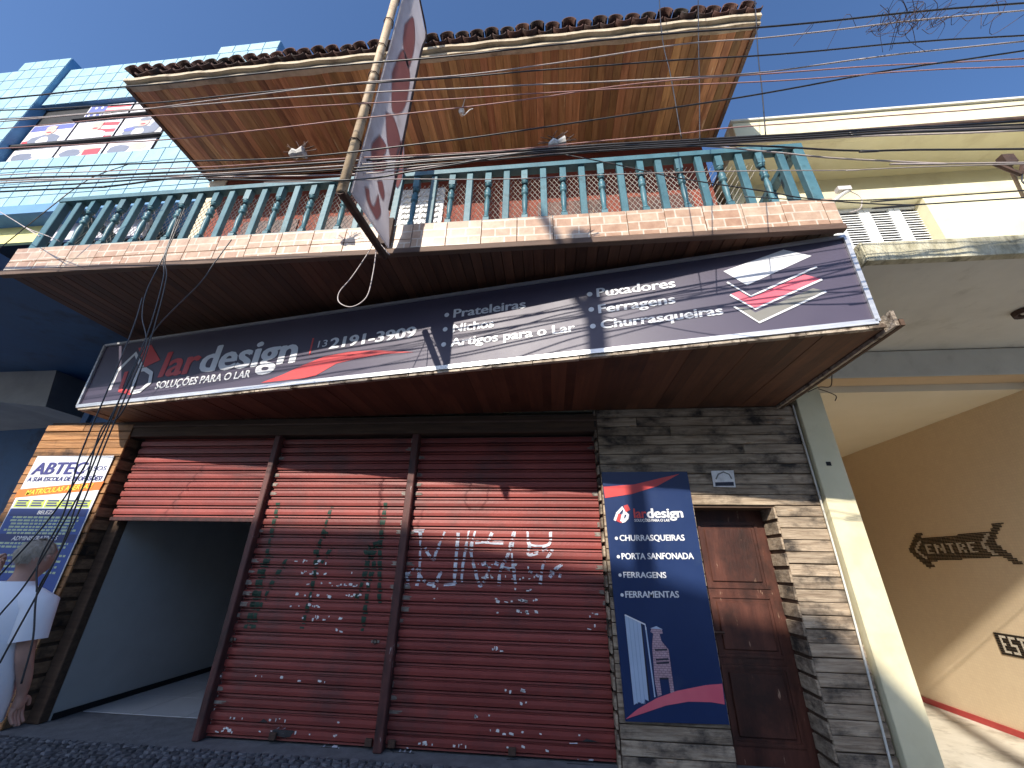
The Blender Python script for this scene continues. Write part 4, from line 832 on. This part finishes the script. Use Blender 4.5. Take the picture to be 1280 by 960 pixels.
box('sign_bracket', -16, -7.4, .37, .89, b2.z+.1, b2.z+.16, 'dark', ysg)
dk = thing('air_duct', (-8.6, 1.0, 3.6), 'grey angular duct box in the dark recess under the balcony end', 'duct')
d0, d1, d2, d3 = Yp(0, 440, .6), Yp(62, 432, .6), Yp(88, 455, .6), Yp(62, 512, .6)
MB().poly([(d0.x-1.5, .6, d0.z-.05), (d1.x, .6, d1.z), (d2.x-.2, .6, d2.z-.1), (d3.x-.1, .6, d3.z+.05), (d0.x+.6, .6, d3.z+.15), (d0.x-1.5, .6, d3.z+.05)], (0, 1.2, 0)).build('duct_body', 'grey_box', dk)
MB().box(d0.x-1.4, d0.x-1.3, .7, .8, d0.z-.07, 4.365).box(d1.x-.25, d1.x-.15, .9, 1.0, d1.z-.1, 4.365).build('duct_hanger', 'rust', dk)
tag(box('fluorescent_tube', Yp(0, 360, -1.3).x-.5, Yp(18, 357, -1.3).x, -1.32, -1.29, Yp(10, 358, -1.3).z-.015, Yp(10, 358, -1.3).z+.015, 'white_paint'), 'white bar poking out under the left end of the balcony', 'bar')

# ------------------------------------------------------------------ overhead cables (each strung along the street on its own line)
def cable(px, Y, r, mat, label, ext=(1, 1), grp='cables strung along the street front', k=12):
    pts = [Yp(x, y, Y) for x, y in px]
    if ext[0]: pts = [pts[0]+(pts[0]-pts[1]).normalized()*9]+pts
    if ext[1]: pts = pts+[pts[-1]+(pts[-1]-pts[-2]).normalized()*9]
    pts = spline(pts, k); pts = [p+Vector((0, .012*noise.noise(p*1.1), .006*noise.noise(p*1.7+Vector((9, 0, 0))))) for p in pts]
    return tag(tube('overhead_cable', pts, r*.72, mat, n=6), label, 'cable', grp)
cable([(0, 123), (165, 108), (440, 81), (546, 71), (944, 34), (1280, 3)], -3.0, .0075, 'cable_black', 'topmost black cable running along the roof tile edge into the sky')
cable([(0, 138), (160, 131), (426, 107), (852, 76), (1280, 43)], -2.9, .0065, 'cable_black', 'thin black cable across the sky just below the tangled one')
cable([(0, 150), (426, 118), (852, 98), (1066, 76), (1280, 50)], -2.8, .0065, 'cable_pale', 'pale cable crossing the upper soffit, third line from the top in the sky')
cable([(0, 161), (160, 147), (426, 131), (852, 107), (1280, 82)], -2.85, .005, 'cable_pink', 'sunlit pink cable crossing the soffit above its middle')
cable([(0, 186), (213, 174), (426, 151), (640, 127), (852, 100), (1280, 72)], -2.7, .006, 'cable_pink', 'pinkish cable rising across the soffit centre to the right')
cable([(0, 211), (243, 202), (426, 192), (640, 164), (852, 133), (1066, 97), (1280, 62)], -2.75, .0075, 'cable_black', 'black cable sloping steeply up from the blade sign to the right sky')
cable([(0, 152), (150, 140), (426, 106), (640, 87), (852, 57), (960, 46), (1130, 28), (1280, 12)], -2.95, .0055, 'cable_pale', 'twisted pale wire with a tangle of tendrils at the upper right')
tg = MB(); rs = random.Random(11)
for i in range(46):
    x = rs.gauss(1140, 28) if i < 36 else rs.uniform(1000, 1280); c = Yp(x, 46-(x-960)*.106, -2.95); a = rs.uniform(0, 6.28); r_ = rs.uniform(.03, .13)
    tg.tube(spline([c+Vector((r_*math.cos(a+t*1.1)*t*.45, rs.uniform(-.05, .05)*t, r_*math.sin(a+t*1.1)*t*.35)) for t in range(4)], 4), .0015, 4)
tag(tg.build('dry_tendrils', 'rust'), 'tangle of dry tendrils on the upper right wire against the sky', 'tendrils', kind='stuff')
bund = [('thick black cable on top of the dense bundle before the railing', [(0, 224), (200, 216), (426, 203), (612, 191), (712, 184), (852, 175), (1052, 166), (1280, 151)], .013, 'cable_black'),
        ('grey cable just beneath the top of the dense bundle', [(0, 229), (200, 220), (426, 208), (612, 194), (712, 187), (852, 178), (1052, 169), (1280, 157)], .009, 'cable_pale'),
        ('black cable in the middle of the dense bundle, dipping at the left', [(0, 240), (130, 233), (240, 221), (426, 212), (560, 200), (712, 188), (852, 180), (1052, 171), (1280, 160)], .010, 'cable_black'),
        ('slack black cable that sags below the bundle at the blade sign', [(0, 235), (200, 224), (426, 226), (520, 214), (640, 192), (712, 186), (852, 177), (1052, 168), (1280, 155)], .009, 'cable_black'),
        ('pale cable looping low under the bundle beside the blade sign', [(0, 226), (200, 221), (426, 219), (540, 208), (625, 196), (712, 190), (852, 182), (1052, 173), (1280, 163)], .008, 'cable_pale'),
        ('pink cable just above the bundle at the soffit foot', [(0, 219), (243, 209), (426, 199), (612, 189), (712, 180), (852, 166), (905, 160), (1060, 150), (1280, 131)], .006, 'cable_pink'),
        ('black cable leaving the bundle to sag before the yellow eave', [(426, 216), (712, 191), (902, 181), (1086, 190), (1280, 186)], .009, 'cable_black'),
        ('thin pale line stretched level across the balusters', [(330, 228), (426, 226), (640, 222), (852, 214), (1060, 213), (1280, 205)], .0045, 'cable_pale'),
        ('stout pale cable sagging in front of the yellow soffit', [(700, 189), (852, 181), (960, 190), (1060, 200), (1180, 205), (1280, 203)], .008, 'cable_pale'),
        ('black cable falling from the bundle past the corner post to the louvred window', [(700, 192), (760, 203), (852, 222), (960, 240), (1010, 248), (1140, 256), (1280, 247)], .006, 'cable_black'),
        ('thin cable across the lit yellow bay below the window hood', [(930, 246), (1010, 250), (1140, 248), (1280, 238)], .005, 'cable_black')]
for i, (lb, px, r_, ma_) in enumerate(bund): cable(px, -2.45-.05*(i % 4), r_, ma_, lb, ext=(px[0][0] < 5, 1))
for px, lb in (([(820, -60), (827, 40), (838, 95), (852, 172)], 'leftmost of the three drop wires at the right of the eave'), ([(872, -60), (873, 40), (874, 100), (875, 178)], 'middle straight drop wire before the right part of the eave'), ([(940, -60), (947, 60), (952, 110), (957, 168)], 'drop wire hanging off the right eave corner against the sky')):
    cable(px, -2.5, .006, 'cable_black', lb, ext=(1, 0), grp='vertical drop wires')
for px, lb, ma_ in (([(487, 318), (470, 300), (462, 312), (440, 345), (424, 365), (424, 378), (440, 383), (458, 370), (466, 340), (470, 312)], 'pale loop of wire hanging under the foot of the blade sign', 'cable_pale'),):
    cable(px, -1.95, .006, ma_, lb, ext=(0, 0), grp='dangling wires')
lw_ = [([(232, 258), (215, 300), (200, 330), (183, 365), (178, 395), (183, 420), (181, 440), (160, 490), (130, 560), (105, 625), (60, 720), (0, 830)], 'long dangling wire from the railing with a kink before the sign logo'),
       ([(228, 262), (206, 318), (205, 345), (195, 385), (180, 430), (150, 500), (125, 560), (100, 615), (40, 720), (0, 770)], 'straightest dangling wire of the bunch before the sign logo'),
       ([(290, 300), (268, 330), (250, 355), (200, 405), (178, 440), (160, 480), (110, 575), (60, 650), (0, 720)], 'dangling wire swinging in from the right below the balcony tiles'),
       ([(222, 270), (207, 322), (208, 350), (190, 420), (170, 480), (150, 520), (128, 535), (110, 590), (92, 640), (88, 655), (70, 700), (48, 740), (42, 800), (27, 855)], 'dangling wire that ends in a pale tip beside the person'),
       ([(178, 372), (170, 400), (155, 440), (130, 500), (100, 570), (80, 640), (50, 700), (47, 740)], 'short dark wire on the left of the dangling bunch')]
for px, lb in lw_: cable(px, -2.42, .0055, 'cable_black', lb, ext=(0, 0), grp='dangling wires')
cable([(0, 265), (30, 283), (60, 295), (75, 302)], -2.0, .006, 'cable_pale', 'pale wire running down to the railing at the far left edge', ext=(1, 0), grp='dangling wires')
cable([(0, 310), (50, 270), (110, 225), (160, 205)], -2.1, .006, 'cable_black', 'black wire rising from the left edge across the railing corner', ext=(1, 0), grp='dangling wires')
# small things hung from the cables and the soffit
ins = thing('hanging_lamp_holder', tuple(Yp(576, 140, -1.3)), 'pale lamp holder hanging on a white flex from the soffit', 'lamp holder')
c = Yp(577, 139, -1.3); tube('flex', spline([(c.x+.03, -1.3, ZE+.0), (c.x+.015, -1.3, (ZE+c.z)/2), (c.x, -1.3, c.z+.04)]), .006, 'white_paint', ins); MB().tube([(c.x, -1.3, c.z+.05), (c.x, -1.3, c.z), (c.x+.01, -1.3, c.z-.07)], [.025, .042, .03], 10).build('holder', 'bone', ins); tube('flex_tail', spline([(c.x+.01, -1.3, c.z-.05), (c.x+.05, -1.32, c.z-.12), (c.x+.12, -1.34, c.z-.06), (c.x+.16, -1.33, c.z-.02)]), .006, 'white_paint', ins)
for (px, lb) in (((697, 180), 'pale porcelain insulator with frayed ends above the railing middle'), ((372, 192), 'pale insulator on the cables left of the blade sign')):
    c = Yp(*px, -2.4); t_ = thing('cable_insulator', tuple(c), lb, 'insulator', 'cable insulators')
    MB().tube([(c.x-.07, c.y, c.z-.01), (c.x-.03, c.y, c.z), (c.x, c.y, c.z), (c.x+.06, c.y, c.z+.01)], [.02, .045, .03, .05], 10).build('insulator_body', 'bone', t_)
    fr2 = MB(); rs = random.Random(px[0])
    for i in range(14): a = rs.uniform(0, math.pi); fr2.tube([c+Vector((rs.uniform(-.07, .07), 0, .02)), c+Vector((math.cos(a)*.16, rs.uniform(-.03, .03), abs(math.sin(a))*.12+.02))], .003, 4)
    fr2.build('frayed_wire', 'rust', t_)
cb = thing('wall_bracket', tuple(Yp(1053, 243, -1.0)), 'white wall bracket with a curl of cable right of the balcony corner', 'bracket'); c = Yp(1053, 243, -1.0)
MB().tube([(c.x-.12, -1.0, c.z-.1), (c.x+.0, -1.0, c.z), (c.x+.09, -1.0, c.z+.06)], .022, 8).build('bracket_arm', 'bone', cb); MB().box(c.x-.04, c.x+.1, -1.03, -.97, c.z+.045, c.z+.10).build('bracket_head', 'bone', cb); tube('cable_curl', spline([(c.x+.08, -1.0, c.z+.06), (c.x+.17, -1.0, c.z-.06), (c.x+.12, -1.0, c.z-.22), (c.x+.0, -1.0, c.z-.28)]), .006, 'cable_pale', cb); MB().tube([(c.x-.12, -1, c.z-.1), (c.x+.2, -.2, c.z-.1)], .015).build('bracket_stay', 'bone', cb)
ir = thing('cable_clamp', tuple(Yp(1265, 212, -1.6)), 'dark iron cable clamp with coiled wires at the right edge', 'clamp'); c = Yp(1262, 205, -1.6); q = MB()
q.box(c.x-.05, c.x+.05, c.y-.03, c.y+.03, c.z-.0, c.z+.10); q.tube([(c.x-.12, c.y, c.z+.02), (c.x+.02, c.y, c.z-.14), (c.x+.10, c.y, c.z-.02)], .02); q.tube([(c.x+.02, c.y, c.z-.14), (c.x+.16, c.y, c.z-.04), (c.x+.3, c.y, c.z+.0)], .018); q.build('clamp_body', 'rust', ir)
for i in range(3): tube('coiled_wire', spline([(c.x+.05+.1*i, c.y, c.z-.12), (c.x+.0+.1*i, c.y, c.z-.25-.04*i), (c.x+.12+.08*i, c.y, c.z-.38), (c.x+.28, c.y, c.z-.30)]), .007, 'cable_pale' if i else 'cable_black', ir)
tube('clamp_stay', [(c.x, c.y, c.z+.05), (c.x+1.2, YF+.0, c.z+.5)], .018, 'rust', ir)
wc_ = thing('loose_wires', (2.9, -.1, 3.4), 'two short loose wire ends curling at the top of the yellow column', 'wires')
for pts in ([(1040, 469), (1038, 483), (1024, 484), (1010, 490)], [(1023, 486), (1035, 490), (1045, 495), (1044, 501)]): tube('wire', spline([Yp(*p, -.12) for p in pts]), .005, 'rust', wc_)

# ------------------------------------------------------------------ across the street, behind the viewer: what shades the lower front
opp = thing('opposite_building', (-14, -16, -.3), 'building across the street behind the viewer', 'building')
prf = [(-14.5, -.3), (-14.5, 12.5), (-9.2, 12.47), (-7.6, 12.44), (-6.4, 12.25), (-5.3, 12.05), (-4.2, 11.75), (-3.3, 11.65), (-2.95, 11.25), (-2.6, 10.8), (-2.35, 9.6), (-2.3, -.3)]
ow = MB().poly([(x, -22, z) for x, z in prf], (0, 6, 0)).build('wall', 'pale_render', opp)
for i in range(3):
    for j in range(3): box('window', -13.2+i*4.3-(.6 if i == 2 else 0), -11.8+i*4.3-(.6 if i == 2 else 0), -16.02, -15.99, 1.5+j*3.4, 3.1+j*3.4, 'glass', opp)
op2 = thing('low_building', (10, -16, -.3), 'lower building with an added rooftop shade panel across the street behind the viewer', 'building')
box('wall', -2.28, 26, -22, -16, -.3, 7.6, 'pale_render', op2); box('added_shade_panel', -1.75, 9, -16.3, -16.1, 12.80, 13.45, 'white_paint', op2)  # unseen panel on posts, added to trim the sun patch in the passage
for x in (-1.6, 2, 5.6, 8.8): box('shade_panel_post', x-.08, x+.08, -16.28, -16.12, 7.6, 12.80, 'rust', op2)
up_ = thing('utility_pole', (-2.35, -9, -.3), 'concrete utility pole across the street behind the viewer', 'pole')
tube('pole_shaft', [(-2.35, -9, -.3), (-2.33, -9, 4), (-2.30, -9, 9.05)], [.17, .13, .085], 'conc_grey', up_, 12); tube('strut', [(-2.31, -9, 8.55), (-2.72, -9, 9.5)], .05, 'rust', up_)

# ------------------------------------------------------------------ the person at the left edge, seen from behind
PO = Vector((Yp(37, 700, -2.1).x, -2.1, 0))
man = thing('person', tuple(PO), 'person in a white T-shirt seen from behind, one hand raised to the head', 'person')
def skin(name, chains, mat, root=0, sub=2):
    vs_, es_, rs_ = [], [], []; idx = {}
    for ch in chains:
        prev = None
        for (p, r) in ch:
            key = tuple(round(c, 4) for c in p)
            if key not in idx: idx[key] = len(vs_); vs_.append(Vector(p)+PO); rs_.append(r if isinstance(r, tuple) else (r, r))
            i = idx[key]
            if prev is not None and prev != i: es_.append((prev, i))
            prev = i
    d = bpy.data.meshes.new(name); d.from_pydata([tuple(p) for p in vs_], es_, []); o = bpy.data.objects.new(name, d); COL.objects.link(o)
    md = o.modifiers.new('s', 'SKIN'); md.use_smooth_shade = True
    for i, r in enumerate(rs_): d.skin_vertices[0].data[i].radius = r
    d.skin_vertices[0].data[root].use_root = True
    ss = o.modifiers.new('u', 'SUBSURF'); ss.levels = sub; ss.render_levels = sub
    dg = bpy.context.evaluated_depsgraph_get(); nm = bpy.data.meshes.new_from_object(o.evaluated_get(dg)); bpy.data.objects.remove(o); bpy.data.meshes.remove(d)
    nm.materials.clear(); nm.materials.append(mt[mat])
    for p in nm.polygons: p.use_smooth = True
    nm.name = name; return ob(name, nm, man)
pel, spn, chs_, nkb = (0, 0, .93), (0, 0, 1.1), (0, -.01, 1.28), (0, 0, 1.41)
LW = (-.20, -.03, 1.50); RW = (.225, .10, .885)
def fingers(w, d, s, right=True):
    # five fingers rooted in the palm: w wrist, d direction along the palm, s side direction towards the thumb
    w, d, s = Vector(w), Vector(d).normalized(), Vector(s).normalized(); palm = w+d*.055; out = []
    nb = d.cross(s)
    for k, (off, L) in enumerate(((.030, .070), (.010, .080), (-.010, .074), (-.029, .058))):
        b0 = palm+s*off+d*.025; out.append([(tuple(palm), (.03, .018)), (tuple(b0), .0115), (tuple(b0+d*L*.45+nb*.006), .0098), (tuple(b0+d*L*.75+nb*.018), .009), (tuple(b0+d*L+nb*.032), .0075)])
    out.append([(tuple(palm), (.03, .018)), (tuple(w+d*.03+s*.035), .014), (tuple(w+d*.055+s*.058), .011), (tuple(w+d*.085+s*.066), .0085)])
    return [[(tuple(w), .024), (tuple(palm), (.03, .018))]]+out
head = [(nkb, (.075, .065)), ((0, .012, 1.47), .056), ((0, .03, 1.515), (.064, .07)), ((0, .035, 1.57), (.078, .092)), ((0, .03, 1.62), (.076, .09)), ((0, .025, 1.665), (.05, .06))]
ch = [[(pel, (.15, .10)), (spn, (.145, .10)), (chs_, (.155, .105)), (nkb, (.075, .065))], head,
      [(chs_, (.155, .105)), ((.16, 0, 1.365), .062), ((.20, 0, 1.345), .056), ((.235, .0, 1.14), .043), ((.245, .01, 1.08), .040), ((.235, .07, .96), .034), (RW, .024)],
      [(chs_, (.155, .105)), ((-.16, 0, 1.365), .062), ((-.20, 0, 1.35), .056), ((-.34, -.01, 1.25), .045), ((-.40, -.02, 1.22), .040), ((-.31, -.04, 1.36), .034), (LW, .024)],
      [(pel, (.15, .10)), ((.09, 0, .84), .085), ((.10, .01, .48), .055), ((.10, -.01, .30), .05), ((.10, -.03, .08), .036), ((.11, .09, .035), (.04, .03)), ((.115, .17, .03), (.035, .022))],
      [(pel, (.15, .10)), ((-.09, 0, .84), .085), ((-.10, .02, .48), .055), ((-.10, 0, .30), .05), ((-.10, -.02, .08), .036), ((-.11, .10, .035), (.04, .03)), ((-.115, .18, .03), (.035, .022))],
      [((0, .035, 1.57), (.078, .092)), ((0, .125, 1.565), .016), ((0, .145, 1.55), .010)],
      [((0, .035, 1.57), (.078, .092)), ((.082, .03, 1.575), .014), ((.092, .02, 1.60), .012)], [((0, .035, 1.57), (.078, .092)), ((-.082, .03, 1.575), .014), ((-.092, .02, 1.60), .012)]]
ch += fingers(RW, (-.02, .10, -.9), (-.2, .9, .1)) + fingers(LW, (.75, -.12, .42), (-.35, .1, .75))
body = skin('body', ch, 'skin')
def loft(rings, n=28, wr=0):
    v, f = [], []
    for i, (c, ax, ay, rx, ry) in enumerate(rings):
        for k in range(n):
            a = 2*math.pi*k/n; p = Vector(c)+Vector(ax)*rx*math.cos(a)+Vector(ay)*ry*math.sin(a)
            if wr: p += (p-Vector(c)).normalized()*wr*noise.noise(Vector((p.x*9, p.y*9, p.z*4)))
            v.append(p+PO)
    for i in range(len(rings)-1):
        for k in range(n): a, b_ = i*n+k, i*n+(k+1) % n; f.append((a, b_, b_+n, a+n))
    return v, f
X_, Y_ = (1, 0, 0), (0, 1, 0)
tor = [((0, 0, .76), X_, Y_, .225, .165), ((0, 0, .88), X_, Y_, .22, .16), ((0, -.005, 1.0), X_, Y_, .215, .155), ((0, -.01, 1.12), X_, Y_, .215, .15), ((0, -.012, 1.22), X_, Y_, .218, .148), ((0, -.012, 1.30), X_, Y_, .215, .14), ((0, -.01, 1.355), X_, Y_, .20, .122), ((0, -.005, 1.395), X_, Y_, .165, .10), ((0, .0, 1.425), X_, Y_, .115, .082), ((0, .003, 1.445), X_, Y_, .082, .074), ((0, .004, 1.452), X_, Y_, .076, .068)]
sh_ = MB(); sh_.add(*loft(tor, wr=.016))
def sleeve(p0, p1, p2, r0, r2):
    rings = []; pts = [Vector(p0), Vector(p0).lerp(Vector(p1), .5), Vector(p1), Vector(p1).lerp(Vector(p2), .5), Vector(p2)]
    for i, p in enumerate(pts):
        t = (pts[min(i+1, 4)]-pts[max(i-1, 0)]).normalized(); ax = Vector((0, 1, 0)); ay = t.cross(ax).normalized(); ax = ay.cross(t); r = r0+(r2-r0)*i/4; rings.append((p, ax, ay, r, r))
    return loft(rings, 20, .01)
sh_.add(*sleeve((.10, -.005, 1.355), (.205, 0, 1.33), (.235, 0, 1.15), .082, .078)); sh_.add(*sleeve((-.10, -.005, 1.355), (-.21, 0, 1.335), (-.32, -.01, 1.25), .082, .078))
so = sh_.build('t_shirt', 'shirt', man, smooth=True)
tr = MB(); tr.add(*loft([((0, 0, .98), X_, Y_, .185, .135), ((0, 0, .88), X_, Y_, .195, .145), ((0, 0, .80), X_, Y_, .19, .14)]))
for sgn in (1, -1): tr.add(*loft([((sgn*.09, 0, .84), X_, Y_, .105, .125), ((sgn*.095, .0, .7), X_, Y_, .098, .11), ((sgn*.10, .01, .48), X_, Y_, .078, .085), ((sgn*.10, -.01, .28), X_, Y_, .072, .075), ((sgn*.10, -.02, .06), X_, Y_, .066, .07)], 20, .008))
tr.build('trousers', 'trousers', man, smooth=True)
for sgn in (1, -1): MB().add(*loft([((sgn*.105, .05, .0), X_, Y_, .052, .14), ((sgn*.105, .05, .035), X_, Y_, .052, .14), ((sgn*.105, .02, .075), X_, Y_, .045, .09), ((sgn*.10, -.02, .10), X_, Y_, .04, .05)], 16)).build('shoe', 'print_dark', man, smooth=True)
hv = MB(); rs = random.Random(2); hc = Vector((0, .018, 1.595)); rows_ = []
for i in range(9):                                   # hair cap over crown and nape
    th = math.pi*(.02+.68*i/8); row = []
    for k in range(24):
        a = 2*math.pi*k/24; front = math.sin(a); tt = th if front < .2 else th*(1-.42*(front-.2)/.8); d = Vector((math.sin(tt)*math.cos(a)*.096, math.sin(tt)*math.sin(a)*.112, math.cos(tt)*.098)); d *= (1.0-.16*(i/8)**2)*(.95+.06*noise.noise(d*40))
        row.append(hc+d+PO)
    rows_.append(row)
hv.add([p for r_ in rows_ for p in r_], [(i*24+k, i*24+(k+1) % 24, (i+1)*24+(k+1) % 24, (i+1)*24+k) for i in range(8) for k in range(24)])
for i in range(900):                                 # short strands
    r0 = rows_[rs.randrange(0, 8)]; k = rs.randrange(24); p = r0[k].lerp(r0[(k+1) % 24], rs.random()); o_ = (p-hc-PO).normalized(); t_ = (Vector((rs.gauss(0, .35), rs.gauss(0, .35), -1))-o_*o_.dot(Vector((0, 0, -1)))).normalized(); s_ = o_.cross(t_)*.0018; L_ = rs.uniform(.02, .04); e_ = p+t_*L_+o_*rs.uniform(.004, .012)
    hv.add([p-s_-o_*.002, p+s_-o_*.002, e_], [(0, 1, 2)])
hv.build('hair', 'hair', man, smooth=True, fix=False)
bpy.context.view_layer.update()
